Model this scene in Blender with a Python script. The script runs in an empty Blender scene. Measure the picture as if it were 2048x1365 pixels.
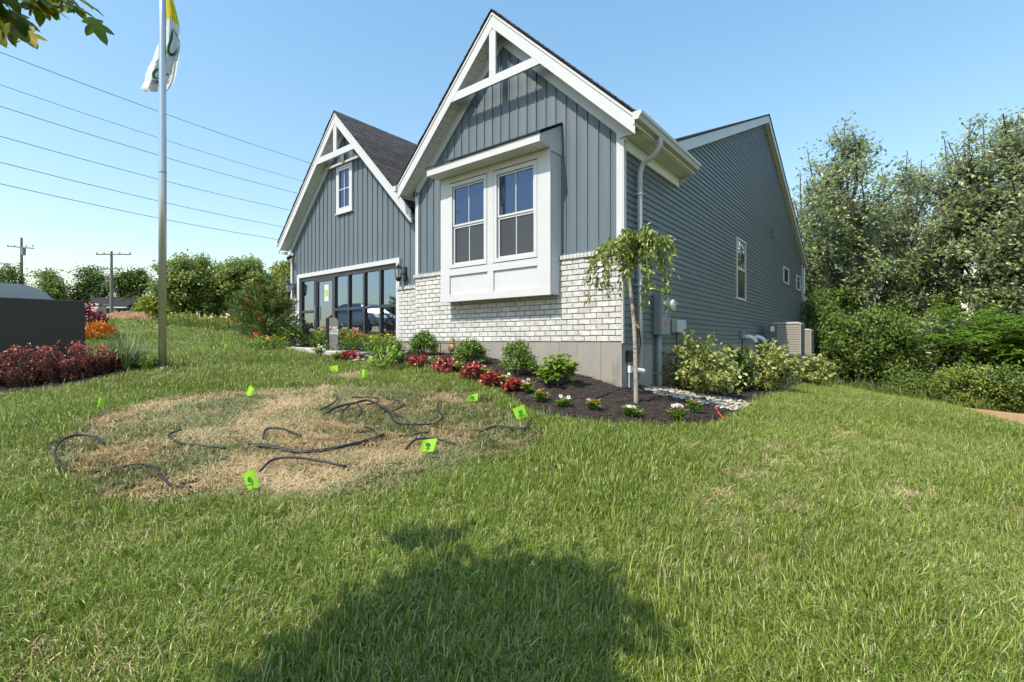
import bpy, math, random
import numpy as np
from mathutils import Vector, Matrix

# ---------------------------------------------------------------- camera, world, sun, exposure
SC = bpy.context.scene
COL = SC.collection
TH = math.radians(38.5)
CT, ST = math.cos(TH), math.sin(TH)
CAMP = (3.27, -6.80, 0.0)            # eye level = top of the house foundation (z = 0)
F, U0, V0 = 964.0, 1024.0, 684.5     # photograph's focal length and horizon in its own pixels
cam = bpy.data.cameras.new("camera")
cam.sensor_width = 36.0
cam.lens = F / 2048 * 36.0
cam.shift_y = (V0 - 682.5) / 2048
cam.clip_start = 0.05
cam.clip_end = 3000
camo = bpy.data.objects.new("camera", cam)
COL.objects.link(camo)
camo.location = CAMP
camo.rotation_euler = (math.pi / 2, 0, TH)
SC.camera = camo

LIGHT = Vector((0.15, 1.0, -1.33)).normalized()     # the way sunlight travels
SUN_EL = math.asin(-LIGHT.z)
SUN_ROT = math.atan2(-LIGHT.x, -LIGHT.y)
world = bpy.data.worlds.new("World")
SC.world = world
world.use_nodes = True
_nt = world.node_tree
_sky = _nt.nodes.new("ShaderNodeTexSky")
_sky.sky_type = 'NISHITA'
_sky.sun_disc = False
_sky.sun_elevation = SUN_EL
_sky.sun_rotation = SUN_ROT
_sky.altitude = 200
_sky.air_density = 1.6
_sky.dust_density = 1.0
_sky.ozone_density = 2.5
_hs = _nt.nodes.new("ShaderNodeHueSaturation"); _hs.inputs["Saturation"].default_value = 1.33; _hs.inputs["Hue"].default_value = 0.495; _hs.inputs["Value"].default_value = 1.5
_gm = _nt.nodes.new("ShaderNodeGamma"); _gm.inputs[1].default_value = 0.75
_nt.links.new(_sky.outputs[0], _gm.inputs[0]); _nt.links.new(_gm.outputs[0], _hs.inputs["Color"])
_nt.links.new(_hs.outputs[0], _nt.nodes["Background"].inputs[0])
_nt.nodes["Background"].inputs[1].default_value = 0.15
sun = bpy.data.lights.new("sun", 'SUN')
sun.energy = 3.7
sun.angle = math.radians(0.53)
sun.color = (1.0, 0.93, 0.80)
suno = bpy.data.objects.new("sun", sun)
COL.objects.link(suno)
suno.rotation_euler = LIGHT.to_track_quat('-Z', 'Y').to_euler()
suno.location = (-3, -20, 25)
SC.render.engine = 'CYCLES'
SC.cycles.use_denoising = True
SC.cycles.max_bounces = 5
SC.cycles.diffuse_bounces = 2
SC.cycles.glossy_bounces = 3
SC.cycles.transmission_bounces = 4
SC.cycles.transparent_max_bounces = 6
SC.cycles.caustics_reflective = False
SC.cycles.caustics_refractive = False
SC.cycles.use_adaptive_sampling = True
SC.cycles.adaptive_threshold = 0.03
SC.view_settings.view_transform = 'Standard'
SC.view_settings.look = 'None'
SC.view_settings.gamma = 1.0
SC.view_settings.exposure = 0.56
# ---------------------------------------------------------------- helpers
rng = np.random.default_rng(7)
R = random.Random(11)

def cw(X, Y, Z=0.0):                 # metres right / ahead of the camera -> world
    return Vector((CAMP[0] + CT * X - ST * Y, CAMP[1] + ST * X + CT * Y, Z))

def tag(o, label=None, cat=None, group=None, kind=None):
    if label: o["label"] = label
    if cat: o["category"] = cat
    if group: o["group"] = group
    if kind: o["kind"] = kind
    return o

def empty(name, loc=(0, 0, 0), rz=0.0):
    o = bpy.data.objects.new(name, None)
    o.empty_display_size = 0.1
    o.location = loc
    o.rotation_euler = (0, 0, rz)
    COL.objects.link(o)
    return o

def link(name, me, mat=None, parent=None, loc=None):
    if mat is not None and len(me.materials) == 0:
        me.materials.append(mat)
    o = bpy.data.objects.new(name, me)
    COL.objects.link(o)
    if parent is not None: o.parent = parent
    if loc is not None: o.location = loc
    return o

class MB:
    """collects polygons; build() links them as one mesh object"""
    def __init__(s): s.v, s.f = [], []
    def poly(s, pts):
        n = len(s.v); s.v += [tuple(p) for p in pts]; s.f.append(tuple(range(n, n + len(pts)))); return s
    def box(s, x0, x1, y0, y1, z0, z1):
        if x0 > x1: x0, x1 = x1, x0
        if y0 > y1: y0, y1 = y1, y0
        if z0 > z1: z0, z1 = z1, z0
        n = len(s.v)
        s.v += [(x0,y0,z0),(x1,y0,z0),(x1,y1,z0),(x0,y1,z0),(x0,y0,z1),(x1,y0,z1),(x1,y1,z1),(x0,y1,z1)]
        s.f += [tuple(n+i for i in q) for q in ((3,2,1,0),(4,5,6,7),(0,1,5,4),(1,2,6,5),(2,3,7,6),(3,0,4,7))]
        return s
    def hexa(s, b, t):               # 4 bottom points, 4 top points (same winding, counter-clockwise from above)
        n = len(s.v); s.v += [tuple(p) for p in list(b) + list(t)]
        s.f += [tuple(n+i for i in q) for q in ((3,2,1,0),(4,5,6,7),(0,1,5,4),(1,2,6,5),(2,3,7,6),(3,0,4,7))]
        return s
    def prism(s, pts, off):          # polygon pts swept by off
        k = len(pts); n = len(s.v); off = Vector(off)
        s.v += [tuple(p) for p in pts] + [tuple(Vector(p) + off) for p in pts]
        s.f.append(tuple(range(n + k - 1, n - 1, -1))); s.f.append(tuple(range(n + k, n + 2 * k)))
        for i in range(k):
            j = (i + 1) % k
            s.f.append((n + i, n + j, n + k + j, n + k + i))
        return s
    def tube(s, pts, r, k=8, caps=True):
        pts = [Vector(p) for p in pts]; m = len(pts)
        rs = r if isinstance(r, (list, tuple, np.ndarray)) else [r] * m
        n = len(s.v); up = None
        for i, p in enumerate(pts):
            d = (pts[min(i + 1, m - 1)] - pts[max(i - 1, 0)])
            if d.length < 1e-9: d = Vector((0, 0, 1))
            d.normalize()
            if up is None:
                up = Vector((0, 0, 1)) if abs(d.z) < 0.9 else Vector((1, 0, 0))
            a = d.cross(up)
            if a.length < 1e-6: a = d.cross(Vector((0.3, 1, 0.2)))
            a.normalize(); b = a.cross(d).normalized(); up = b
            for j in range(k):
                t = 2 * math.pi * j / k
                s.v.append(tuple(p + a * (math.cos(t) * rs[i]) + b * (math.sin(t) * rs[i])))
        for i in range(m - 1):
            for j in range(k):
                j2 = (j + 1) % k
                s.f.append((n + i*k + j, n + i*k + j2, n + (i+1)*k + j2, n + (i+1)*k + j))
        if caps:
            s.f.append(tuple(range(n + k - 1, n - 1, -1)))
            s.f.append(tuple(range(n + (m-1)*k, n + m*k)))
        return s
    def lathe(s, prof, c=(0, 0, 0), k=16, axis='z'):   # prof: (radius, height)
        n = len(s.v); m = len(prof); c = Vector(c)
        for (r, h) in prof:
            for j in range(k):
                t = 2 * math.pi * j / k
                p = (r*math.cos(t), r*math.sin(t), h) if axis == 'z' else ((h, r*math.cos(t), r*math.sin(t)) if axis == 'x' else (r*math.cos(t), h, r*math.sin(t)))
                s.v.append(tuple(c + Vector(p)))
        for i in range(m - 1):
            for j in range(k):
                j2 = (j + 1) % k
                s.f.append((n + i*k + j, n + i*k + j2, n + (i+1)*k + j2, n + (i+1)*k + j))
        s.f.append(tuple(range(n + k - 1, n - 1, -1))); s.f.append(tuple(range(n + (m-1)*k, n + m*k)))
        return s
    def mesh(s, name, smooth=False):
        me = bpy.data.meshes.new(name)
        me.from_pydata(s.v, [], s.f)
        if smooth: me.polygons.foreach_set("use_smooth", [True] * len(me.polygons))
        me.update()
        return me
    def build(s, name, mat, parent=None, smooth=False, bevel=0.0, loc=None):
        o = link(name, s.mesh(name, smooth), mat, parent, loc)
        if bevel:
            b = o.modifiers.new("bevel", 'BEVEL'); b.width = bevel; b.segments = 1; b.limit_method = 'ANGLE'
        return o

def npmesh(name, verts, faces, tone=None, smooth=False):
    """fast mesh from arrays: faces (m,k), one tone value per vertex"""
    verts = np.asarray(verts, np.float32); faces = np.asarray(faces, np.int32)
    me = bpy.data.meshes.new(name)
    me.vertices.add(len(verts)); me.vertices.foreach_set("co", verts.ravel())
    m, k = faces.shape
    me.loops.add(m * k); me.loops.foreach_set("vertex_index", faces.ravel())
    me.polygons.add(m); me.polygons.foreach_set("loop_start", np.arange(0, m * k, k, dtype=np.int32))
    if smooth: me.polygons.foreach_set("use_smooth", np.ones(m, bool))
    if tone is not None:
        a = me.attributes.new("tone", 'FLOAT', 'POINT'); a.data.foreach_set("value", np.asarray(tone, np.float32))
    me.update(calc_edges=True)
    return me

def nrm(a):
    return a / np.maximum(np.linalg.norm(a, axis=-1, keepdims=True), 1e-9)

def leaf_arrays(c, ax, nr, ln, wd, tone, rich=False, fold=0.18, droop=0.15):
    """leaves at c along ax with face normal nr; two (or six) triangles each, folded along the midrib"""
    c = np.asarray(c); N = len(c)
    ax = nrm(ax); nr = nrm(nr - ax * (nr * ax).sum(1, keepdims=True)); sd = np.cross(ax, nr)
    ln = np.broadcast_to(np.asarray(ln, float), (N,))[:, None]; wd = np.broadcast_to(np.asarray(wd, float), (N,))[:, None]
    if not rich:
        b = c; t = c + ax * ln - nr * ln * droop
        m = c + ax * ln * 0.45
        l = m - sd * wd * 0.5 + nr * wd * fold; r = m + sd * wd * 0.5 + nr * wd * fold
        v = np.stack([b, r, t, l], 1).reshape(-1, 3)
        i = np.arange(N)[:, None] * 4
        f = np.concatenate([i + np.array([[0, 1, 2]]), i + np.array([[0, 2, 3]])], 1).reshape(-1, 3)
        return v, f, np.repeat(tone, 4)
    b = c; m = c + ax * ln * 0.5 - nr * ln * 0.02; t = c + ax * ln - nr * ln * droop
    l1 = c + ax * ln * 0.25 - sd * wd * 0.42 + nr * wd * fold; r1 = c + ax * ln * 0.25 + sd * wd * 0.42 + nr * wd * fold
    l2 = c + ax * ln * 0.66 - sd * wd * 0.43 + nr * wd * fold - nr * ln * droop * .3; r2 = c + ax * ln * 0.66 + sd * wd * 0.43 + nr * wd * fold - nr * ln * droop * .3
    v = np.stack([b, m, t, l1, l2, r1, r2], 1).reshape(-1, 3)
    i = np.arange(N)[:, None] * 7
    tri = [[0,1,3],[1,4,3],[1,2,4],[0,5,1],[1,5,6],[1,6,2]]
    f = np.concatenate([i + np.array([q]) for q in tri], 1).reshape(-1, 3)
    return v, f, np.repeat(tone, 7)

def rdir(n, g=None):
    g = g or rng
    return nrm(g.normal(size=(n, 3)))

def catmull(pts, n=6):
    pts = [Vector(p) for p in pts]
    if len(pts) < 3: return pts
    out = []
    P = [pts[0] * 2 - pts[1]] + pts + [pts[-1] * 2 - pts[-2]]
    for i in range(1, len(P) - 2):
        for k in range(n):
            t = k / n
            a, b, c, d = P[i-1], P[i], P[i+1], P[i+2]
            out.append(0.5 * ((2*b) + (c - a)*t + (2*a - 5*b + 4*c - d)*t*t + (3*b - a - 3*c + d)*t*t*t))
    out.append(pts[-1])
    return out

def _hash(ix, iy, s):
    h = (ix.astype(np.int64) * 374761393 + iy.astype(np.int64) * 668265263 + s * 1442695041) & 0x7fffffff
    h = ((h ^ (h >> 13)) * 1274126177) & 0x7fffffff
    return ((h ^ (h >> 16)) & 0xffff) / 65535.0

def vnoise(x, y, s=0):
    x = np.asarray(x, float); y = np.asarray(y, float)
    ix = np.floor(x).astype(np.int64); iy = np.floor(y).astype(np.int64); fx = x - ix; fy = y - iy
    fx = fx*fx*(3-2*fx); fy = fy*fy*(3-2*fy)
    a = _hash(ix, iy, s); b = _hash(ix+1, iy, s); c = _hash(ix, iy+1, s); d = _hash(ix+1, iy+1, s)
    return (a*(1-fx)+b*fx)*(1-fy) + (c*(1-fx)+d*fx)*fy

def fbm(x, y, s=0, o=4):
    t = 0; a = 0.5; n = 0
    for k in range(o):
        t = t + a * vnoise(x * 2**k, y * 2**k, s + k); n += a; a *= 0.5
    return t / n

def inpoly(px, py, poly):
    px = np.asarray(px); py = np.asarray(py); r = np.zeros(px.shape, bool)
    n = len(poly); j = n - 1
    for i in range(n):
        xi, yi = poly[i][:2]; xj, yj = poly[j][:2]
        c = ((yi > py) != (yj > py)) & (px < (xj - xi) * (py - yi) / (yj - yi + 1e-12) + xi)
        r ^= c; j = i
    return r

def text_mesh(txt, size, name="lettering"):
    cu = bpy.data.curves.new("txt", 'FONT'); cu.body = txt; cu.size = size; cu.align_x = 'CENTER'; cu.align_y = 'CENTER'
    cu.resolution_u = 3; cu.space_line = 0.95; cu.offset = size * 0.012
    o = bpy.data.objects.new("txt", cu); COL.objects.link(o)
    dg = bpy.context.evaluated_depsgraph_get(); dg.update()
    me = bpy.data.meshes.new_from_object(o.evaluated_get(dg))
    COL.objects.unlink(o); bpy.data.objects.remove(o); bpy.data.curves.remove(cu)
    me.name = name; me.materials.clear()
    return me

# ---------------------------------------------------------------- materials
def _new(name):
    m = bpy.data.materials.new(name); m.use_nodes = True
    nt = m.node_tree; b = nt.nodes["Principled BSDF"]
    return m, nt, b

def N(nt, t, **kw):
    n = nt.nodes.new("ShaderNode" + t)
    for k, v in kw.items(): setattr(n, k, v)
    return n

def mixc(nt, fac, a, b, blend='MIX'):
    n = N(nt, "Mix", data_type='RGBA', blend_type=blend)
    for sock, val in ((n.inputs[0], fac), (n.inputs[6], a), (n.inputs[7], b)):
        if hasattr(val, "is_linked") or hasattr(val, "links"): nt.links.new(val, sock)
        elif sock is n.inputs[0]: sock.default_value = val
        else: sock.default_value = (*val, 1.0)
    return n.outputs[2]

def c3(c, f): return tuple(min(1.0, max(0.0, x * f)) for x in c)

def pmat(name, col, rough=0.6, var=0.08, scale=3.0, bump=0.0, bscale=40.0, metal=0.0, spec=0.4, objrand=0.0,
         stretch=(1, 1, 1), spots=None, spot_scale=25.0, spot_cut=0.62, hue=None):
    m, nt, b = _new(name)
    tc = N(nt, "TexCoord"); mp = N(nt, "Mapping"); mp.inputs["Scale"].default_value = stretch
    nt.links.new(tc.outputs["Object"], mp.inputs[0])
    if objrand:
        oi = N(nt, "ObjectInfo"); ad = N(nt, "VectorMath", operation='MULTIPLY_ADD')
        nt.links.new(oi.outputs["Random"], ad.inputs[0]); ad.inputs[1].default_value = (37.0, 91.0, 53.0)
        nt.links.new(mp.outputs[0], ad.inputs[2]); vec = ad.outputs[0]
    else: vec = mp.outputs[0]
    nz = N(nt, "TexNoise"); nz.inputs["Scale"].default_value = scale; nz.inputs["Detail"].default_value = 6; nz.inputs["Roughness"].default_value = 0.62
    nt.links.new(vec, nz.inputs["Vector"])
    rp = N(nt, "ValToRGB"); e = rp.color_ramp.elements
    e[0].position = 0.3; e[0].color = (*c3(col, 1 - var), 1); e[1].position = 0.7; e[1].color = (*c3(hue or col, 1 + var), 1)
    nt.links.new(nz.outputs["Fac"], rp.inputs[0]); out = rp.outputs[0]
    if spots:
        n2 = N(nt, "TexNoise"); n2.inputs["Scale"].default_value = spot_scale; n2.inputs["Detail"].default_value = 4
        nt.links.new(vec, n2.inputs["Vector"])
        r2 = N(nt, "ValToRGB"); r2.color_ramp.elements[0].position = spot_cut; r2.color_ramp.elements[1].position = min(1, spot_cut + 0.06)
        nt.links.new(n2.outputs["Fac"], r2.inputs[0])
        out = mixc(nt, r2.outputs[0], out, spots)
    if objrand:
        mr = N(nt, "MapRange"); mr.inputs[3].default_value = 1 - objrand; mr.inputs[4].default_value = 1 + objrand
        nt.links.new(oi.outputs["Random"], mr.inputs[0])
        hs = N(nt, "HueSaturation"); nt.links.new(mr.outputs[0], hs.inputs["Value"]); nt.links.new(out, hs.inputs["Color"]); out = hs.outputs[0]
    nt.links.new(out, b.inputs["Base Color"])
    b.inputs["Roughness"].default_value = rough; b.inputs["Metallic"].default_value = metal; b.inputs["Specular IOR Level"].default_value = spec
    if bump:
        nb = N(nt, "TexNoise"); nb.inputs["Scale"].default_value = bscale; nb.inputs["Detail"].default_value = 5
        nt.links.new(vec, nb.inputs["Vector"])
        bp = N(nt, "Bump"); bp.inputs["Strength"].default_value = min(1.0, bump); bp.inputs["Distance"].default_value = 0.01 * max(1.0, bump)
        nt.links.new(nb.outputs["Fac"], bp.inputs["Height"]); nt.links.new(bp.outputs[0], b.inputs["Normal"])
    return m

def leafmat(name, dark, mid, light, trans=0.3, rough=0.45, back=None, spec=0.35, inst=False, noise_shift=0.0, dry=None):
    """leaf or blade: colour from the leaf's own 'tone', light passes through it"""
    m, nt, b = _new(name)
    at = N(nt, "Attribute", attribute_name="tone")
    fac = at.outputs["Fac"]
    if noise_shift:
        g = N(nt, "NewGeometry"); nz = N(nt, "TexNoise"); nz.inputs["Scale"].default_value = 0.55; nz.inputs["Detail"].default_value = 6; nz.inputs["Roughness"].default_value = 0.7
        nt.links.new(g.outputs["Position"], nz.inputs["Vector"])
        ma = N(nt, "Math", operation='MULTIPLY_ADD'); nt.links.new(nz.outputs["Fac"], ma.inputs[0]); ma.inputs[1].default_value = noise_shift
        sb = N(nt, "Math", operation='SUBTRACT'); nt.links.new(fac, sb.inputs[0]); sb.inputs[1].default_value = noise_shift * 0.5
        nt.links.new(sb.outputs[0], ma.inputs[2]); fac = ma.outputs[0]
    rp = N(nt, "ValToRGB"); e = rp.color_ramp.elements
    e[0].position = 0.0; e[0].color = (*dark, 1); e[1].position = 1.0; e[1].color = (*light, 1)
    q = e.new(0.5); q.color = (*mid, 1)
    if dry:
        e[2].position = 0.86; w = e.new(0.93); w.color = (*dry, 1)
    nt.links.new(fac, rp.inputs[0]); col = rp.outputs[0]
    if back:
        g2 = N(nt, "NewGeometry"); col = mixc(nt, g2.outputs["Backfacing"], col, back)
    nt.links.new(col, b.inputs["Base Color"])
    b.inputs["Roughness"].default_value = rough; b.inputs["Specular IOR Level"].default_value = spec
    tr = N(nt, "BsdfTranslucent"); nt.links.new(col, tr.inputs[0])
    ms = N(nt, "MixShader"); ms.inputs[0].default_value = trans
    nt.links.new(b.outputs[0], ms.inputs[1]); nt.links.new(tr.outputs[0], ms.inputs[2])
    nt.links.new(ms.outputs[0], nt.nodes["Material Output"].inputs[0])
    return m

def glassmat(name, refl=0.2, body=(0.012, 0.014, 0.017), rough=0.0, wav=0.0, tint=(1, 1, 1)):
    m, nt, b = _new(name)
    b.inputs["Base Color"].default_value = (*body, 1); b.inputs["Roughness"].default_value = 0.5; b.inputs["Specular IOR Level"].default_value = 0.0
    gl = N(nt, "BsdfGlossy"); gl.inputs["Roughness"].default_value = rough; gl.inputs[0].default_value = (*tint, 1)
    fr = N(nt, "Fresnel"); fr.inputs[0].default_value = 1.5
    ad = N(nt, "Math", operation='ADD', use_clamp=True); nt.links.new(fr.outputs[0], ad.inputs[0]); ad.inputs[1].default_value = refl
    if wav:
        tc = N(nt, "TexCoord"); nz = N(nt, "TexNoise"); nz.inputs["Scale"].default_value = 1.1; nt.links.new(tc.outputs["Object"], nz.inputs["Vector"])
        bp = N(nt, "Bump"); bp.inputs["Strength"].default_value = wav; bp.inputs["Distance"].default_value = 0.02
        nt.links.new(nz.outputs["Fac"], bp.inputs["Height"]); nt.links.new(bp.outputs[0], gl.inputs["Normal"])
    ms = N(nt, "MixShader"); nt.links.new(ad.outputs[0], ms.inputs[0]); nt.links.new(b.outputs[0], ms.inputs[1]); nt.links.new(gl.outputs[0], ms.inputs[2])
    nt.links.new(ms.outputs[0], nt.nodes["Material Output"].inputs[0])
    return m

M = {}
M['white'] = pmat('white_trim', (0.585, 0.585, 0.60), 0.45, 0.03, 2.0, spec=0.35)
M['soffit'] = pmat('soffit_white', (0.76, 0.75, 0.72), 0.5, 0.03, 2.0)
M['siding'] = pmat('blue_grey_siding', (0.130, 0.163, 0.188), 0.5, 0.09, 1.1, bump=0.12, bscale=70, objrand=0.025, stretch=(1, 1, 0.25))
M['lap'] = pmat('blue_grey_lap_siding', (0.138, 0.152, 0.149), 0.48, 0.11, 0.9, bump=0.12, bscale=60, objrand=0.03, stretch=(1, 0.2, 1))
M['brick'] = pmat('white_brick', (0.54, 0.522, 0.503), 0.85, 0.12, 9.0, bump=0.9, bscale=55, objrand=0.10, spots=(0.30, 0.23, 0.18), spot_scale=30, spot_cut=0.66, hue=(0.61, 0.603, 0.595))
M['mortar'] = pmat('brown_mortar', (0.22, 0.165, 0.125), 0.95, 0.2, 12, bump=0.6, bscale=60)
M['concrete'] = pmat('foundation_concrete', (0.31, 0.282, 0.252), 0.9, 0.12, 1.6, bump=0.25, bscale=30, stretch=(1, 1, 0.35), spots=(0.26, 0.232, 0.203), spot_scale=3, spot_cut=0.62)
M['pave'] = pmat('paving_concrete', (0.55, 0.52, 0.47), 0.9, 0.08, 2.5, bump=0.3, bscale=60)
M['shingle'] = pmat('charcoal_shingle', (0.062, 0.056, 0.056), 0.95, 0.55, 5.0, bump=0.9, bscale=90, objrand=0.22, stretch=(1, 1, 1))
M['edge'] = pmat('dark_drip_edge', (0.012, 0.012, 0.014), 0.7, 0.2, 5)
M['frame'] = pmat('charcoal_frame', (0.045, 0.048, 0.055), 0.4, 0.08, 4)
M['black'] = pmat('black_metal', (0.012, 0.012, 0.013), 0.4, 0.1, 8)
M['rubber'] = pmat('black_tube', (0.022, 0.022, 0.024), 0.5, 0.25, 9, bump=0.3)
M['glass'] = glassmat('window_glass', 0.12, (0.008, 0.010, 0.018), wav=0.06, tint=(0.55, 0.70, 1.0))
M['screen'] = glassmat('screened_glass', 0.02, (0.036, 0.033, 0.036), 0.15)
M['shopglass'] = glassmat('storefront_glass', 0.30, (0.012, 0.013, 0.016), wav=0.12, tint=(0.62, 0.78, 1.0))
M['sideglass'] = glassmat('side_window_glass', 0.45, wav=0.25)
M['lampglass'] = glassmat('lantern_glass', 0.15, (0.45, 0.43, 0.38), 0.1)
M['grey'] = pmat('grey_metal', (0.24, 0.27, 0.275), 0.5, 0.08, 6, spec=0.5)
M['lgrey'] = pmat('light_grey_plastic', (0.50, 0.52, 0.53), 0.5, 0.06, 6)
M['alu'] = pmat('brushed_aluminium', (0.52, 0.53, 0.55), 0.33, 0.08, 8, metal=0.9, stretch=(1, 1, 0.02))
M['signface'] = pmat('dark_sign_panel', (0.052, 0.043, 0.036), 0.6, 0.06, 3, bump=0.08, bscale=120)
M['signback'] = pmat('silver_sign_panel', (0.40, 0.42, 0.45), 0.4, 0.05, 2, metal=0.2)
M['mulch'] = pmat('dark_mulch', (0.030, 0.021, 0.017), 0.95, 0.6, 14, bump=1.0, bscale=45, spots=(0.10, 0.070, 0.050), spot_scale=60, spot_cut=0.62)
M['chip'] = pmat('mulch_chip', (0.045, 0.031, 0.024), 0.95, 0.5, 30, objrand=0.5)
M['stone'] = pmat('tan_river_stone', (0.46, 0.405, 0.325), 0.85, 0.2, 18, bump=0.4, bscale=60, objrand=0.28)
M['bark'] = pmat('grey_bark', (0.115, 0.092, 0.072), 0.95, 0.4, 9, bump=1.0, bscale=25, stretch=(1, 1, 0.3))
M['cherrybark'] = pmat('cherry_bark', (0.38, 0.315, 0.27), 0.8, 0.35, 14, bump=0.7, bscale=40, stretch=(1, 1, 3), spots=(0.08, 0.055, 0.045), spot_scale=18, spot_cut=0.63)
M['wood'] = pmat('weathered_pole', (0.19, 0.165, 0.145), 0.9, 0.25, 7, bump=0.5, stretch=(1, 1, 0.1))
M['wire'] = pmat('wire', (0.10, 0.11, 0.12), 0.6, 0.1, 4)
M['soil'] = pmat('lawn_thatch', (0.078, 0.080, 0.032), 0.98, 0.45, 2.2, bump=1.0, bscale=60, spots=(0.055, 0.075, 0.02), spot_scale=7, spot_cut=0.5)
M['dirt'] = pmat('orange_dirt', (0.42, 0.245, 0.125), 0.95, 0.25, 4, bump=1.0, bscale=30)
M['lime'] = leafmat('lime_flag_film', (0.42, 0.80, 0.05), (0.45, 0.84, 0.06), (0.5, 0.88, 0.08), 0.35, 0.4)
M['limeprint'] = pmat('green_print', (0.03, 0.22, 0.05), 0.6, 0.1, 5)
M['bronze'] = pmat('bronze_pipe', (0.30, 0.20, 0.10), 0.55, 0.4, 30, metal=0.3, bump=0.5)
M['orange'] = pmat('orange_line', (0.85, 0.12, 0.04), 0.5, 0.1, 9)
M['actan'] = pmat('tan_grille', (0.36, 0.325, 0.28), 0.55, 0.06, 6)
M['acdark'] = pmat('grey_unit_panel', (0.135, 0.14, 0.15), 0.5, 0.06, 6)
M['clod'] = pmat('clod_earth', (0.27, 0.155, 0.08), 0.95, 0.5, 3, bump=1.0, bscale=12)
M['label'] = pmat('paper_label', (0.75, 0.76, 0.78), 0.6, 0.03, 8)
M['labelred'] = pmat('red_label', (0.75, 0.13, 0.06), 0.6, 0.2, 30)
M['print'] = pmat('white_print', (0.80, 0.79, 0.76), 0.6, 0.02, 5)
M['notice'] = pmat('lime_notice', (0.42, 0.52, 0.10), 0.6, 0.05, 5)
# ---------------------------------------------------------------- terrain
_cp = [  # metres right of / ahead of the camera, height relative to eye level
    (0,0,-1.50),(0,2,-1.40),(0,-6,-1.75),(-3,-5,-1.55),(4,-4,-1.75),(-20,-15,-1.2),(20,-15,-2.2),(0,-30,-2.2),
    (1.67,7.36,-.735),(1.24,7.71,-.60),(-.49,9.08,-.33),(-1.54,9.91,-.257),(-2.6,10.6,-.24),(-4.2,12.0,-.22),(-6.3,13.6,-.15),
    (2.63,8.57,-.83),(4.8,11.3,-1.0),(8.2,15.6,-1.15),(11.8,20.1,-1.5),(13,21.5,-1.65),
    (3.7,7.8,-1.05),(9.3,15.5,-1.36),(9.1,13.0,-1.34),(10.3,12.0,-1.58),(10.1,9.5,-1.58),(9,6,-1.53),(6,6,-1.37),(4,4,-1.38),(2,3,-1.36),(6,3,-1.5),(7,9.5,-1.22),
    (14,14,-2.05),(16,12,-2.1),(13,18,-2.0),(16,19,-2.5),(22,18,-2.6),(24,26,-2.8),(40,30,-3),(12,26,-2.2),(60,60,-3),(30,5,-2.4),
    (1.66,6.45,-.85),(1.24,5.55,-.95),(2.65,6.13,-1.04),(0,6.5,-.79),(-.3,8.1,-.50),(-1.97,4.47,-1.0),(-2.4,6.3,-.75),(-2.5,9.1,-.33),(-.3,4.4,-1.08),(1.5,4,-1.2),
    (-4.6,3.2,-1.0),(-3.2,3.0,-1.2),(-2,2,-1.32),(-6.7,6.3,-.74),(-5.36,7.4,-.43),(-7.0,7.3,-.50),(-9.5,5,-.62),(-3.6,8.2,-.47),
    (-5.2,10.9,-.17),(-7,13.6,-.05),(-8.6,10,.03),(-10.9,15.4,.38),(-10.3,19,.10),(-13,22,.38),(-18.9,23.5,.92),(-14,12,.30),(-20,10,.35),
    (-10,28,.35),(-30,40,1.9),(-60,72,3.6),(-40,75,2.6),(-15,50,.6),(-80,60,4.2),(-60,20,1.2),
    (-3,16,-.2),(2,15,-.6),(4,19,-.9),(0,30,-.8),(10,45,-2),(0,80,0),
]
FARP = []
for _a in range(0, 360, 24):
    _x, _y = math.cos(math.radians(_a)), math.sin(math.radians(_a))
    for _r in (160, 420, 1100):
        FARP.append((_r * _x, _r * _y, (3.5 if _x < -0.1 and _y > 0 else -1.5) * (1.0 if _r < 900 else 0.5)))
_w = np.array([(*cw(a, b)[:2], c) for a, b, c in _cp + FARP])
_S = 10.0
def _k(r2): return np.sqrt(r2 / (_S * _S) + 0.02)
_A = _k(((_w[:, None, :2] - _w[None, :, :2]) ** 2).sum(2))
_wt = np.linalg.lstsq(np.block([[_A, np.ones((len(_w), 1))], [np.ones((1, len(_w))), np.zeros((1, 1))]]), np.append(_w[:, 2], 0), rcond=None)[0]
def hts(x, y):
    x = np.asarray(x, float); y = np.asarray(y, float)
    out = np.zeros(x.shape)
    fl = out.ravel(); xf = x.ravel(); yf = y.ravel()
    for i in range(0, len(xf), 20000):
        d = (xf[i:i+20000, None] - _w[None, :, 0]) ** 2 + (yf[i:i+20000, None] - _w[None, :, 1]) ** 2
        fl[i:i+20000] = _k(d) @ _wt[:-1] + _wt[-1]
    return fl.reshape(x.shape) + 0.02 * (fbm(x * 0.9, y * 0.9, 5, 2) - 0.5)
def ht(x, y): return float(hts(np.array([x]), np.array([y]))[0])
def cx(p):       # world -> metres right / ahead of camera
    dx, dy = p[0] - CAMP[0], p[1] - CAMP[1]
    return CT * dx + ST * dy, -ST * dx + CT * dy
_YS = np.concatenate([np.arange(1.2, 14, .03), np.arange(14, 90, .15)])
def gpx(u, v):   # where the line of sight through a photo pixel meets the ground
    a, c = (u - U0) / F, (V0 - v) / F
    X = a * _YS; wx = CAMP[0] + CT * X - ST * _YS; wy = CAMP[1] + ST * X + CT * _YS
    h = hts(wx, wy); below = c * _YS < h
    i = int(np.argmax(below)) if below.any() else len(_YS) - 1
    return Vector((wx[i], wy[i], h[i]))
def at(u, v, Y):
    return cw((u - U0) / F * Y, Y, (V0 - v) / F * Y)
def onpx(u, Y):  # ground point at depth Y under pixel column u
    p = cw((u - U0) / F * Y, Y); p.z = ht(p.x, p.y); return p
def pxm(p):      # photo pixels per metre at p
    return F / cx(p)[1]

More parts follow.
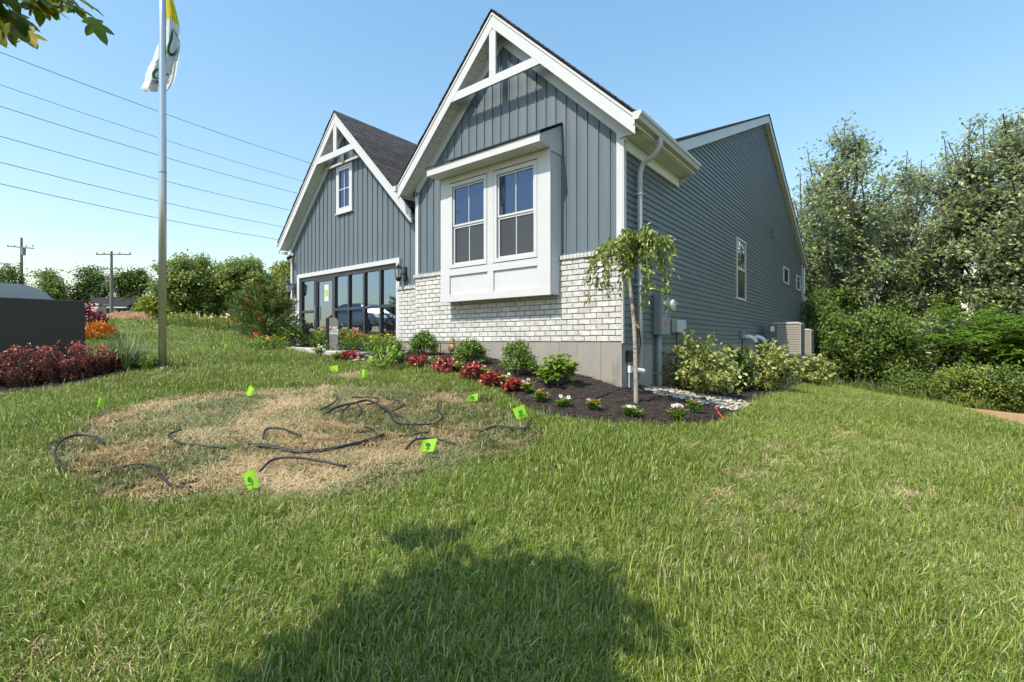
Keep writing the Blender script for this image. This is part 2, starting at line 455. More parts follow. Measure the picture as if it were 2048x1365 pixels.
def _axis(a, b, fine, far):
    c = list(np.arange(a, b + 1e-6, fine)); s = fine
    x = b
    while x < far: s *= 1.22; x += s; c.append(x)
    s = fine; x = a
    while x > -far: s *= 1.22; x -= s; c.insert(0, x)
    return np.array(c)
_gx = _axis(-13, 14, 0.16, 1200); _gy = _axis(-8, 9, 0.16, 1200)
_X, _Y = np.meshgrid(_gx, _gy)
_Z = hts(_X, _Y)
_nx, _ny = len(_gx), len(_gy)
_i = (np.arange(_ny - 1)[:, None] * _nx + np.arange(_nx - 1)[None, :]).ravel()
_me = npmesh("ground", np.stack([_X, _Y, _Z], 2).reshape(-1, 3), np.stack([_i, _i + 1, _i + _nx + 1, _i + _nx], 1), smooth=True)
GROUND = tag(link("ground", _me, M['soil']), "gently sloping lawn ground around the house", kind="structure")

# ---- planting bed outline (world) read off the photograph's bed edge
_edge = [(640,706),(690,717),(760,729),(830,738),(900,748),(955,771),(1000,791),(1055,820),(1095,838),(1160,848),(1240,853),(1340,856),(1420,853),(1452,840),(1492,816),(1545,793),(1600,775)]
BED = [tuple(gpx(u, v)[:2]) for u, v in _edge] + [(1.6, 15.5), (-.05, 15.5), (-.05, .06), (-4.85, .06), (-4.85, .3), (-10.9, .3), (-10.9, -1.1), (-7.4, -1.35)]
PATCH = [tuple(gpx(u, v)[:2]) for u, v in [(180,838),(330,803),(470,795),(560,790),(700,775),(830,780),(930,798),(985,822),(1040,850),(1105,866),(1085,888),(960,903),(870,940),(720,985),(560,1025),(505,990),(420,992),(300,1010),(215,985),(170,955),(115,930),(150,880)]]
PATCH2 = [tuple(gpx(u, v)[:2]) for u, v in [(650,758),(690,750),(745,742),(760,748),(720,757),(670,765)]]
STRIP = [tuple(gpx(u, v)[:2]) for u, v in [(1285,783),(1330,780),(1420,796),(1490,808),(1500,818),(1470,828),(1430,822),(1380,808),(1310,795)]]
STRIP2 = [tuple(gpx(u, v)[:2]) for u, v in [(690,722),(740,716),(770,706),(800,697),(838,690),(842,698),(825,708),(800,718),(760,726),(715,730)]]

def sheet(name, poly, step, lift, amp, nscale, mat, soft=0.25):
    P = np.array(poly); x = np.arange(P[:, 0].min() - step, P[:, 0].max() + step, step); y = np.arange(P[:, 1].min() - step, P[:, 1].max() + step, step)
    X, Y = np.meshgrid(x, y); ins = inpoly(X, Y, poly)
    z = hts(X, Y) + lift + amp * (fbm(X * nscale, Y * nscale, 3, 4) - 0.35)
    nb = ins.copy()
    for _ in range(2):               # sink the rim
        nb2 = nb.copy(); nb2[1:] &= nb[:-1]; nb2[:-1] &= nb[1:]; nb2[:, 1:] &= nb[:, :-1]; nb2[:, :-1] &= nb[:, 1:]; nb = nb2
    z = np.where(nb, z, hts(X, Y) - 0.01)
    nx = len(x); idx = np.arange(X.size).reshape(X.shape)
    c = ins[:-1, :-1] | ins[1:, :-1] | ins[:-1, 1:] | ins[1:, 1:]
    q = np.stack([idx[:-1, :-1][c], idx[:-1, 1:][c], idx[1:, 1:][c], idx[1:, :-1][c]], 1)
    used, inv = np.unique(q, return_inverse=True)
    me = npmesh(name, np.stack([X, Y, z], 2).reshape(-1, 3)[used], inv.reshape(q.shape), smooth=True)
    return link(name, me, mat)
MULCH_LIFT = 0.045
bed = tag(sheet("mulch_bed", BED, 0.045, MULCH_LIFT, 0.06, 7.0, M['mulch']), "dark mulch planting bed around the house", kind="structure")

# ---- front walk of concrete slabs by the garage
walk = empty("front_walk"); tag(walk, kind="structure")
_a, _b = gpx(512, 701), gpx(800, 700)
_wp = [(-8.9, -1.62), (-7.2, -1.58), (-5.9, -1.5), (-4.95, -1.42)]
for _k2 in range(len(_wp) - 1):
    (x0, y0), (x1, y1) = _wp[_k2], _wp[_k2 + 1]
    x1 -= 0.012
    q = [(x0, y0), (x1, y1), (x1 + .02, y1 + .55), (x0 + .02, y0 + .55)]
    top = [(a, b_, ht(a, b_) + 0.075) for a, b_ in q]
    MB().hexa([(a, b_, c - .15) for a, b_, c in top], top).build("paving_slab", M['pave'], walk)

# ---- river stones laid in two strips
def stones(name, label, poly, n, s0, s1):
    root = empty(name); tag(root, label, kind="structure")
    meshes = []
    for k in range(5):
        g = np.random.default_rng(50 + k); mb = MB().lathe([(.25, -.5), (.8, -.3), (1, 0), (.8, .32), (.3, .5)], k=8)
        v = np.array(mb.v); v[:, 0] *= g.uniform(.85, 1.25); v[:, 1] *= g.uniform(.7, 1.0); v[:, 2] *= .75
        v += g.normal(0, .07, v.shape); mb.v = [tuple(p) for p in v]
        me = mb.mesh("stone", True); me.materials.append(M['stone']); meshes.append(me)
    P = np.array(poly); lo, hi = P.min(0), P.max(0); g = np.random.default_rng(8); k = 0; placed = []
    for _ in range(n * 60):
        x, y = g.uniform(lo, hi)
        if not inpoly(np.array([x]), np.array([y]), poly)[0]: continue
        s = g.uniform(s0, s1)
        if any((x - a) ** 2 + (y - b) ** 2 < ((s + c) * .82) ** 2 for a, b, c in placed): continue
        placed.append((x, y, s)); k += 1
        o = link("stone", meshes[k % 5], None, root, (x, y, ht(x, y) + MULCH_LIFT + s * .25))
        o.scale = (s, s, s * .8); o.rotation_euler = (g.uniform(-.3, .3), g.uniform(-.3, .3), g.uniform(0, 6.28))
        if k >= n: break
    return root
stones("stone_drain", "strip of tan river stones beside the tall shrubs", STRIP, 290, .03, .062)
stones("stone_edging", "pale river stones curving from the garage planting", STRIP2, 200, .045, .085)

# ---- bare orange dirt beyond the right lawn, and the dirt mound far left
_dp = [tuple(gpx(u, v)[:2]) for u, v in [(1872, 812), (1950, 832), (2048, 858), (2140, 882), (2140, 842), (2048, 828), (1950, 817)]]
tag(sheet("dirt_track", _dp, 0.12, 0.03, 0.06, 3, M['dirt']), "bare orange dirt track beyond the lawn", kind="structure")
_mc = onpx(258, 30)
_g = np.random.default_rng(4); _x, _y = np.meshgrid(np.linspace(-1, 1, 44), np.linspace(-1, 1, 26))
_hh = np.clip(1 - (_x ** 2 + _y ** 2), 0, 1) ** .7 * .62 * (0.45 + 0.9 * fbm(_x * 3 + 9, _y * 2 + 4, 2, 4))
_ax, _fw = Vector((CT, ST, 0)), Vector((-ST, CT, 0))
_pts = np.array([[_mc.x + _ax.x * a * 1.9 + _fw.x * b * 1.1, _mc.y + _ax.y * a * 1.9 + _fw.y * b * 1.1] for a, b in zip(_x.ravel(), _y.ravel())])
_zz = hts(_pts[:, 0], _pts[:, 1]) - .04 + _hh.ravel() + _g.normal(0, .075, _hh.size) * (_hh.ravel() > .03)
_ii = (np.arange(25)[:, None] * 44 + np.arange(43)[None, :]).ravel()
tag(link("dirt_mound", npmesh("dirt_mound", np.column_stack([_pts, _zz]), np.stack([_ii, _ii + 1, _ii + 45, _ii + 44], 1)), M['clod']), "heap of orange brown clods below the utility pole", "dirt mound")
# ---------------------------------------------------------------- the house
def sx(u, y):    # x on the plane y seen at pixel column u
    a = (u - U0) / F; dy = y - CAMP[1]
    return CAMP[0] + dy * (a * CT - ST) / (CT + a * ST)
def sy(u, x):    # y on the plane x seen at pixel column u
    a = (u - U0) / F; dx = x - CAMP[0]
    return CAMP[1] - dx * (CT + a * ST) / (ST - a * CT)

house = tag(empty("house"), "blue grey one storey house with two steep gables and white brick base", "house")
XA, ZA, KA = -2.39, 5.97, 0.968          # bay gable: ridge x, ridge top, slope
XG, ZG, KG = -7.955, 5.92, 1.0           # garage gable
YM, ZM, KM = 10.15, 7.2, 0.427           # main roof ridge
YD = 18.1                                # depth of the house
FY, GY = 0.07, 0.33                      # siding planes of the bay gable and the garage
def za(x): return ZA - KA * abs(x - XA)
def zg(x): return ZG - KG * abs(x - XG)
def zm(y): return ZM - KM * abs(y - YM)

# ---- solid walls behind the cladding
w = MB().box(-4.79, -.012, .095, YD - .02, -.25, 3.05)
w.prism([(-4.79, .095, 3.04), (-.012, .095, 3.04), (-.012, .095, za(-.012) - .28), (XA, .095, ZA - .28), (-4.79, .095, za(-4.79) - .28)], (0, 6.5, 0))
w.prism([(-.012, 2.0, 3.04), (-.012, YD - .02, 3.04), (-.012, YD - .02, zm(YD) - .25), (-.012, YM, ZM - .25), (-.012, 2.0, zm(2.0) - .25)], (-10.6, 0, 0))
w.build("wall", M['siding'], house)
w = MB().box(-10.68, -4.8, .46, YD - .02, -.3, 3.05)
w.prism([(-10.68, .36, 3.04), (-4.8, .36, 3.04), (-4.8, .36, zg(-5.1) - .28), (XG, .36, ZG - .28), (-10.68, .36, zg(-10.68) - .28)], (0, 6.5, 0))
w.box(-10.68, -5.2, .36, .44, 2.0, 3.05).box(-10.68, -10.25, .36, .5, -.3, 2.0).box(-5.72, -4.8, .36, .5, -.3, 2.0)
w.build("garage_wall", M['siding'], house)

# ---- concrete foundation with the seams of its form boards
f = MB(); xs = [-4.8, -3.58, -2.36, -1.14, -.36, -.004]
for a, b in zip(xs, xs[1:]): f.box(a + .004, b - .004, .012, .3, -1.6, -.004)
f.box(-4.79, -.02, .02, .3, -1.6, -.006)
ys = [.012, 1.2, 2.4, 3.6, 4.8, 6.0, 7.2, 8.4, 9.6, 10.8, 12.0, 13.2, 14.4, 15.6, 16.8, YD]
for a, b in zip(ys, ys[1:]): f.box(-.3, -.006, max(a, .31) + .004, b - .004, -2.4, -.03)
f.box(-.3, -.012, .05, YD, -2.4, -.032)
f.box(-.3, -.006, .013, .31, -1.6, -.005)
f.box(-10.7, -10.15, .27, .5, -.7, -.004).box(-5.78, -4.81, .27, .5, -.7, -.004).box(-10.2, -5.7, .3, .6, -.7, -.2)
f.build("foundation", M['concrete'], house)

# ---- bricks
def brick_mesh(lx, lz, ly, seed):
    g = random.Random(seed); b = .006
    j = lambda: g.uniform(-.0025, .0025)
    pts = []
    for zz in (0, lz):
        for xx in (0, lx): pts.append((xx + j(), .0, zz + j()))
    m = MB(); k = 0
    # front face inset by a worn edge, then the four chamfers and four sides
    fr = [(b + j(), j(), b + j()), (lx - b + j(), j(), b + j()), (lx - b + j(), j(), lz - b + j()), (b + j(), j(), lz - b + j())]
    md = [(j(), b, j()), (lx + j(), b, j()), (lx + j(), b, lz + j()), (j(), b, lz + j())]
    bk = [(0, ly, 0), (lx, ly, 0), (lx, ly, lz), (0, ly, lz)]
    m.v = fr + md + bk
    m.f = [(0, 1, 2, 3)] + [(4 + i, 4 + (i + 1) % 4, (i + 1) % 4, i) for i in range(4)] + [(8 + i, 8 + (i + 1) % 4, 4 + (i + 1) % 4, 4 + i) for i in range(4)]
    me = m.mesh("brick"); me.materials.append(M['brick']); return me
BL, BH, BJ = .218, .0907, .0125
full = [brick_mesh(BL - BJ, BH - BJ, .05, i) for i in range(6)]
cut = {}
def brick_of(l):
    if abs(l - (BL - BJ)) < 1e-4: return R.choice(full)
    k = round(l, 3)
    if k not in cut: cut[k] = brick_mesh(l, BH - BJ, .05, int(k * 1000))
    return cut[k]
blist = []
def brick_field(x0, x1, y, z0, n, skip=None, off=0):
    for r_ in range(n):
        x = x1 - (BL / 2 if (r_ + off) % 2 else BL)      # laid from the right-hand corner
        first = True; right = x1
        while right > x0 + .02:
            left = max(x, x0); l = right - left - BJ
            z = z0 + r_ * BH
            if l > .025 and not (skip and skip(left, right, z)): blist.append((left + BJ, y, z + BJ, l))
            right = left; x = left - BL
skipbay = lambda a, b, z: a > -3.70 and b < -1.16 and z > .80
brick_field(-4.80, -.004, 0, 0, 15, skipbay)
brick_field(-5.68, -4.82, .25, 0, 13)
brick_field(-10.72, -10.32, .25, 0, 13)
blist.sort(key=lambda t: (t[0] - CAMP[0]) ** 2 + (t[1] - CAMP[1]) ** 2)
bw = MB().box(-4.795, -.008, .009, .064, .0, 1.37).build("brick_wall", M['mortar'], house)
for (x0, x1) in ((-5.675, -4.81), (-10.715, -10.325)):
    MB().box(x0, x1, .259, .314, .0, 1.21).build("brick_pier", M['mortar'], house)
rest_v, rest_f = [], []
for i, (x, y, z, l) in enumerate(blist):
    me = brick_of(round(l, 4) if abs(l - (BL - BJ)) > 1e-3 else BL - BJ)
    if i < 300:
        link("brick", me, None, bw, (x, y + R.uniform(-.003, .002), z))
    else:
        n = len(rest_v); rest_v += [(v.co.x + x, v.co.y + y, v.co.z + z) for v in me.vertices]
        rest_f += [tuple(n + k for k in p.vertices) for p in me.polygons]
_m = MB(); _m.v, _m.f = rest_v, rest_f
tag(_m.build("brick_rows", M['brick'], bw), kind="stuff")
capm = [brick_mesh(.0575, .072, .12, 40 + i) for i in range(4)]
def cap(x0, x1, y, z):
    x = x0
    while x < x1 - .03:
        if not (x > -3.70 and x + .06 < -1.15 and y < .1): link("cap_brick", R.choice(capm), None, bw, (x, y, z + R.uniform(-.002, .002)))
        x += .0665
cap(-4.83, 0.0, -.028, 1.362); cap(-5.72, -4.83, .222, 1.19); cap(-10.76, -10.30, .222, 1.19)
cb = MB().box(-4.83, -.004, -.02, .09, 1.36, 1.43).box(-5.71, -4.83, .23, .35, 1.2, 1.27).box(-10.75, -10.31, .23, .35, 1.2, 1.27)
cb.build("cap_mortar", M['mortar'], bw)

# ---- vertical board-and-batten panels
def panel(x, wd, y, zb, top, parent):
    prof = [(0, .0), (.005, .020), (.031, .020), (.036, .0)]
    n = 6
    prof += [(.036 + (wd - .036) * t / n, .011 * math.sin(math.pi * t / n) - .002) for t in range(1, n + 1)]
    m = MB(); n0 = 0
    for (dx, dy) in prof:
        m.v += [(x + dx, y - dy, zb(x + dx)), (x + dx, y - dy, max(zb(x + dx), top(x + dx)))]
    for i in range(len(prof) - 1): m.f.append((2 * i, 2 * i + 2, 2 * i + 3, 2 * i + 1))
    m.build("siding_panel", M['siding'], parent)
PW = .203
x = -4.72
while x < -.09:
    wd = min(PW, -.09 - x)
    inbay = x > -3.66 and x + wd < -1.18
    panel(x, wd, FY, (lambda q: 3.45) if inbay else (lambda q: 1.452), lambda q: za(q) - .30, house); x += PW
x = -10.66
while x < -4.86:
    wd = min(PW, -4.82 - x)
    over = x > -10.30 and x + wd < -5.70
    panel(x, wd, GY, (lambda q: 1.94) if over else (lambda q: 1.29), lambda q: zg(q) - .30, house); x += PW
for (x0, x1, y, z) in ((-4.72, -3.73, FY, 1.432), (-1.13, -.09, FY, 1.432), (-5.68, -4.84, GY, 1.272), (-10.66, -10.33, GY, 1.272)):
    MB().box(x0, x1, y - .035, y + .02, z, z + .045).build("starter_trim", M['siding'], house)

# ---- horizontal lap siding on the long side, board by board
LE = .102; z = -.03; k = 0
def yfront(zz):
    return 0.012 if zz < 3.0 else max(2.02, YM - (ZM - .24 - zz) / KM)
def yback(zz): return min(YD, YM + (ZM - .24 - zz) / KM)
while z < ZM - .30:
    z1 = min(z + LE, ZM - .25)
    a0, a1, b0, b1 = yfront(z), yfront(z1), yback(z), yback(z1)
    if b1 <= a1 + .02: b1 = a1 + .02
    p = .018; cutp = [a0]; q = a0 + 1.0 + (k * 1.37) % 2.9        # boards of 3.7 m, joints staggered
    while q < b0 - .8: cutp.append(q); q += 3.7
    cutp.append(b0)
    for j in range(len(cutp) - 1):
        c0, c1 = cutp[j], cutp[j + 1]; e0 = a1 if j == 0 else c0; e1 = b1 if j == len(cutp) - 2 else c1 + .02
        d0 = c1 if j == len(cutp) - 2 else c1 + .02; o_ = .0016 * (j % 2); o2 = random.Random(k * 31 + j).uniform(-.0012, .0012)
        m = MB()
        m.v = [(p - .002 + o_, c0, z), (p - .002 + o_, d0, z + o2), (p + o_, d0, z + .012), (p + o_, c0, z + .012), (.001 + o_, max(e1, e0 + .01), z1), (.001 + o_, e0, z1), (-.004, d0, z), (-.004, c0, z)]
        m.f = [(0, 1, 2, 3), (3, 2, 4, 5), (7, 6, 1, 0)]
        m.build("siding_board", M['lap'], house)
    z += LE
    k += 1

# ---- white corner boards
MB().box(-.095, .03, FY - .055, FY + .02, 1.44, za(-.05) - .26).build("corner_board", M['white'], house)
MB().box(.0, .03, FY + .022, .10, 1.2, 3.0).build("corner_board", M['white'], house)
MB().box(-.002, .024, -.002, .045, -.02, 1.36).build("corner_post", M['lgrey'], house)
MB().box(-4.82, -4.725, FY - .045, FY + .3, 1.44, 3.2).build("corner_board", M['white'], house)
MB().box(-10.74, -10.66, GY - .045, GY + .1, 1.28, 3.0).build("corner_board", M['white'], house)
MB().box(-.02, .03, YD - .09, YD + .02, -.04, 3.45).build("corner_board", M['white'], house)

# ---- gable roofs
def gable(xa, zt, kk, xl, xr, y0, wall_y, beam_z, zf, left_back, right_back, ridge_back):
    top = lambda x: zt - kk * abs(x - xa)
    L = math.sqrt(1 + kk * kk)
    for s, xe, yb in ((-1, xl, left_back), (1, xr, right_back)):
        d = Vector((s, 0, -kk)) / L; n = Vector((s * kk, 0, 1)) / L
        ln = abs(xe - xa) * L
        # roof deck
        e = Vector((xe, 0, top(xe))); a = Vector((xa, 0, zt))
        q = [a + Vector((0, y0, 0)) - n * .012, e + Vector((0, y0, 0)) - n * .012, e + Vector((0, yb, 0)) - n * .012, a + Vector((0, ridge_back, 0)) - n * .012]
        if s < 0: q = [q[0], q[3], q[2], q[1]]
        MB().hexa([p - n * .035 for p in q], q).build("roof_deck", M['edge'], house)
        # shingle courses
        cnt = int(ln / .14) + 1
        for i in range(cnt):
            d0 = ln - i * .14 + .015; d1 = max(ln - (i + 1) * .14 - .03, 0.0)
            if d0 - d1 < .03: continue
            def P(dd, yy, hh): return a + d * dd + n * hh + Vector((0, yy, 0))
            t0, t1 = d0 / ln, d1 / ln
            y1a = ridge_back + (yb - ridge_back) * min(t0, 1); y1b = ridge_back + (yb - ridge_back) * t1
            ov = -.02 - R.uniform(0, .012)
            b = [P(d0, y0 + ov, -.010), P(d0, y1a, -.010), P(d1, y1b, -.010), P(d1, y0 + ov, -.010)]
            t = [P(d0, y0 + ov, .012), P(d0, y1a, .012), P(d1, y1b, .001), P(d1, y0 + ov, .001)]
            if s < 0: b, t = b[::-1], t[::-1]
            MB().hexa(b, t).build("shingle_course", M['shingle'], house)
        # fly rafter boards
        def strip(o1, o2, ya, yb2, name, mat, xin=xa, xout=xe):
            pl = [(xin, ya, top(xin) - o1), (xout, ya, top(xout) - o1), (xout, ya, top(xout) - o2), (xin, ya, top(xin) - o2)]
            return MB().prism(pl, (0, yb2 - ya, 0)).build(name, mat, house)
        strip(.06, .105, y0 - .012, y0 + .02, "rake_trim", M['white'])
        strip(.11, .335, y0, y0 + .025, "rake_board", M['white'])
        # soffit boards under the overhang
        m = int(abs(xe - xa) / .105)
        for i in range(m):
            x0_ = xa + s * (i * .105 + .004); x1_ = xa + s * ((i + 1) * .105 - .004)
            pl = [(x0_, y0 + .027, top(x0_) - .285), (x1_, y0 + .027, top(x1_) - .285), (x1_, y0 + .027, top(x1_) - .265), (x0_, y0 + .027, top(x0_) - .265)]
            MB().prism(pl, (0, wall_y - y0 - .03, 0)).build("soffit_board", M['soffit'], house)
        lim = (-.0 if s > 0 else xl + abs(xr) * 0) if False else xe
        strip(.275, .53, wall_y - .045, wall_y - .012, "frieze_board", M['white'], xout=xa + s * (abs(xe - xa) - (abs(y0 - wall_y) if False else .26)))
    # king post and collar beam
    half = (zt - .335 - beam_z) / kk
    MB().prism([(xa - half - .04, y0 + .003, beam_z), (xa + half + .04, y0 + .003, beam_z), (xa + half - .155 / kk + .04, y0 + .003, beam_z + .155), (xa - half + .155 / kk - .04, y0 + .003, beam_z + .155)], (0, .04, 0)).build("collar_beam", M['white'], house)
    MB().box(xa - .075, xa + .075, y0 + .006, y0 + .045, beam_z + .156, zt - .36).build("king_post", M['white'], house)
gable(XA, ZA, KA, -5.06, .33, -.26, FY, 4.62, 0, 2.4, 2.37, 7.2)
gable(XG, ZG, KG, -10.94, -4.97, .02, GY, 4.735, 0, 3.0, 3.0, 7.2)

# ---- right eave of the bay gable: fascia, boxed soffit, frieze, gutter, downspout
MB().box(.30, .33, -.27, 2.37, 3.14, 3.32).build("fascia", M['soffit'], house)
for i in range(25):
    MB().box(.002, .299, -.02 + i * .096, -.02 + i * .096 + .089, 3.125, 3.14).build("soffit_board", M['soffit'], house)
MB().box(.016, .05, .09, 2.36, 2.94, 3.124).build("frieze_board", M['soffit'], house)
MB().prism([(-.03, 2.36, 2.94), (.30, 2.36, 3.12), (.30, 2.36, 3.3), (-.03, 2.36, 3.3)], (0, .012, 0)).build("eave_return", M['white'], house)
MB().prism([(-.06, .0, 3.12), (.299, .0, 3.12), (.299, .0, 3.16), (-.06, .0, 3.4)], (0, .06, 0)).build("eave_return", M['white'], house)
def gutter(x, s, y0, y1, zt, parent):
    pr = [(0, 0), (0, -.115), (.075, -.115), (.088, -.085), (.10, -.06), (.122, -.045), (.126, 0), (.116, 0), (.112, -.036), (.09, -.05), (.07, -.105), (.01, -.105), (.01, 0)]
    MB().prism([(x + s * a, y0, zt + b) for a, b in pr], (0, y1 - y0, 0)).build("gutter", M['white'], parent)
    MB().prism([(x + s * a, y0 - .004, zt + b) for a, b in pr[:7]], (0, .004, 0)).build("gutter_end_cap", M['white'], parent)
gutter(.332, 1, -.31, 2.37, 3.30, house)
gutter(-5.062, -1, -.31, .35, 3.33, house)
gutter(-10.95, -1, .0, 4, 2.93, house)
yd = .50
dp = catmull([(.40, yd, 3.18), (.40, yd, 3.06), (.30, yd, 2.93), (.13, yd, 2.83), (.075, yd, 2.70)], 5) + [Vector((.075, yd, 1.0)), Vector((.075, yd, -.62))]
MB().tube(dp, .042, 10).build("downspout", M['lgrey'], house, smooth=True)
for zz in (2.35, .9):
    MB().box(.02, .125, yd - .055, yd + .055, zz, zz + .02).build("downspout_strap", M['white'], house)
MB().tube([(.075, YD + .12, 3.3), (.075, YD + .10, 2.9), (.075, YD + .07, -1.2)], .042, 8).build("downspout", M['white'], house)

# ---- main roof
for s, ye in ((-1, 1.62), (1, 18.68)):
    L = math.sqrt(1 + KM * KM); n = Vector((0, s * KM, 1)) / L
    q = [Vector((.17, YM, ZM)), Vector((.17, ye, zm(ye))), Vector((-11.1, ye, zm(ye))), Vector((-11.1, YM, ZM))]
    if s > 0: q = q[::-1]
    q = q[::-1]
    MB().hexa([p - n * .04 for p in q], q).build("main_roof", M['shingle'], house)
    pl = [(.125, YM, ZM - .05), (.125, ye, zm(ye) - .05), (.125, ye, zm(ye) - .27), (.125, YM, ZM - .27)]
    MB().prism(pl, (.025, 0, 0)).build("rake_board", M['white'], house)
    pl = [(.0, YM, ZM - .24), (.0, ye, zm(ye) - .24), (.0, ye, zm(ye) - .26), (.0, YM, ZM - .26)]
    MB().prism(pl, (.124, 0, 0)).build("soffit_board", M['soffit'], house)
MB().box(-.5, .12, 1.64, 1.67, zm(1.62) - .26, zm(1.62) - .05).build("fascia", M['white'], house)
MB().box(-11, .12, 18.64, 18.67, zm(18.68) - .26, zm(18.68) - .05).build("fascia", M['white'], house)

# ---- bay window box
bay = empty("bay_window"); bay.parent = house
BX0, BX1, BYF = -3.72, -1.13, -.266
WIN = [(-3.40, -2.58), (-2.278, -1.464)]; WZ0, WZ1 = 1.485, 2.97
wb = M['white']
MB().box(BX0, BX1, BYF + .03, .06, .785, 1.40).box(BX0, BX1, BYF + .03, .06, 3.05, 3.18).box(BX0, WIN[0][0], BYF + .03, .06, 1.40, 3.05).box(WIN[1][1], BX1, BYF + .03, .06, 1.40, 3.05).box(WIN[0][1], WIN[1][0], BYF + .03, .06, 1.40, 3.05).build("bay_body", wb, bay)
yf = BYF
def brd(x0, x1, z0, z1, th=.0, nm="bay_board"): return MB().box(x0, x1, yf - th, yf + .028, z0, z1).build(nm, wb, bay)
brd(BX0 - .006, BX1 + .006, .775, .905, .008)
brd(BX0, -3.47, .907, 3.18); brd(-1.39, BX1, .907, 3.18)
brd(-3.468, -1.392, 1.275, 1.40); brd(-2.50, -2.354, .907, 1.273)
brd(-3.468, -1.392, 3.06, 3.18); brd(-2.50, -2.354, 1.402, 3.058)
MB().box(BX1 - .01, BX1 + .004, BYF + .03, .055, .785, 3.1).build("side_panel", wb, bay)
for (a, b) in WIN:
    wn = bay
    o = .068
    MB().box(a - o, b + o, yf - .004, yf + .035, WZ1, WZ1 + o).box(a - o, b + o, yf - .004, yf + .035, WZ0 - o, WZ0).box(a - o, a, yf - .004, yf + .035, WZ0, WZ1).box(b, b + o, yf - .004, yf + .035, WZ0, WZ1).build("window_casing", wb, wn)
    zmid = (WZ0 + WZ1) / 2 + .005; sw = .034
    # upper sash (outer), lower sash (inner, screened)
    for (z0, z1, yy, gm) in ((zmid - .02, WZ1, yf + .03, M['glass']), (WZ0, zmid - .022, yf + .045, M['screen'])):
        MB().box(a, b, yy, yy + .03, z1 - sw, z1).box(a, b, yy, yy + .03, z0, z0 + sw).box(a, a + sw, yy, yy + .03, z0 + sw, z1 - sw).box(b - sw, b, yy, yy + .03, z0 + sw, z1 - sw).build("sash", wb, wn)
        for (p0, p1) in ((a + sw, (a + b) / 2 - .008), ((a + b) / 2 + .008, b - sw)):
            MB().box(p0, p1, yy + .018, yy + .022, z0 + sw, z1 - sw).build("pane", gm, wn)
        MB().box((a + b) / 2 - .0085, (a + b) / 2 + .0085, yy + .008, yy + .026, z0 + sw, z1 - sw).build("muntin", wb, wn)
    MB().box(a, b, yf + .09, yf + .1, WZ0, WZ1).build("window_backing", M['edge'], wn)
# small roof over the bay
RY, RX0, RX1 = -.566, -3.78, -1.13
MB().box(RX0, RX1, RY, RY + .028, 3.18, 3.315).build("bay_fascia", wb, bay)
for i in range(25):
    MB().box(RX0 + .002 + i * .106, min(RX0 + .002 + i * .106 + .1, RX1), RY + .029, BYF - .002, 3.178, 3.19).build("bay_soffit_board", M['soffit'], bay)
MB().prism([(RX1 + .001, RY + .028, 3.18), (RX1 + .001, .06, 3.18), (RX1 + .001, .06, 3.64), (RX1 + .001, RY + .028, 3.315)], (-.03, 0, 0)).build("bay_roof_cheek", wb, bay)
MB().box(RX1 - .0, RX1 + .024, BYF + .0, .05, 3.12, 3.36).build("bay_frieze", wb, bay)
MB().prism([(RX0 - .02, RY - .025, 3.316), (RX0 - .02, .055, 3.66), (RX0 - .02, .055, 3.69), (RX0 - .02, RY - .025, 3.345)], (RX1 - RX0 + .05, 0, 0)).build("bay_roof", M['edge'], bay)

# ---- window and trim band high on the garage gable
gw = empty("gable_window"); gw.parent = house
gx0, gx1, gz0, gz1 = -8.31, -7.585, 3.38, 4.60
yy = GY - .05
MB().box(gx0, gx1, yy, yy + .05, gz0, gz0 + .13).box(gx0, gx1, yy, yy + .05, gz1 - .13, gz1).box(gx0, gx0 + .13, yy, yy + .05, gz0 + .13, gz1 - .13).box(gx1 - .13, gx1, yy, yy + .05, gz0 + .13, gz1 - .13).build("window_casing", wb, gw)
MB().box(gx0 - .015, gx1 + .015, yy - .02, yy + .05, gz0 - .035, gz0 - .002).build("sill", wb, gw)
cxm, czm = (gx0 + gx1) / 2, (gz0 + gz1) / 2
for (p0, p1) in ((gx0 + .13, cxm - .012), (cxm + .012, gx1 - .13)):
    for (q0, q1) in ((gz0 + .13, czm - .012), (czm + .012, gz1 - .13)):
        MB().box(p0, p1, yy + .027, yy + .032, q0, q1).build("pane", M['glass'], gw)
MB().box(cxm - .0115, cxm + .0115, yy + .015, yy + .04, gz0 + .131, gz1 - .131).box(gx0 + .131, cxm - .012, yy + .015, yy + .04, czm - .0115, czm + .0115).box(cxm + .012, gx1 - .131, yy + .015, yy + .04, czm - .0115, czm + .0115).build("muntin", wb, gw)
MB().box(gx0, gx1, yy + .052, yy + .06, gz0, gz1).build("window_backing", M['edge'], gw)
MB().box(-8.86, -7.06, GY - .075, GY + .0, 4.63, 4.69).build("band_board", wb, house)

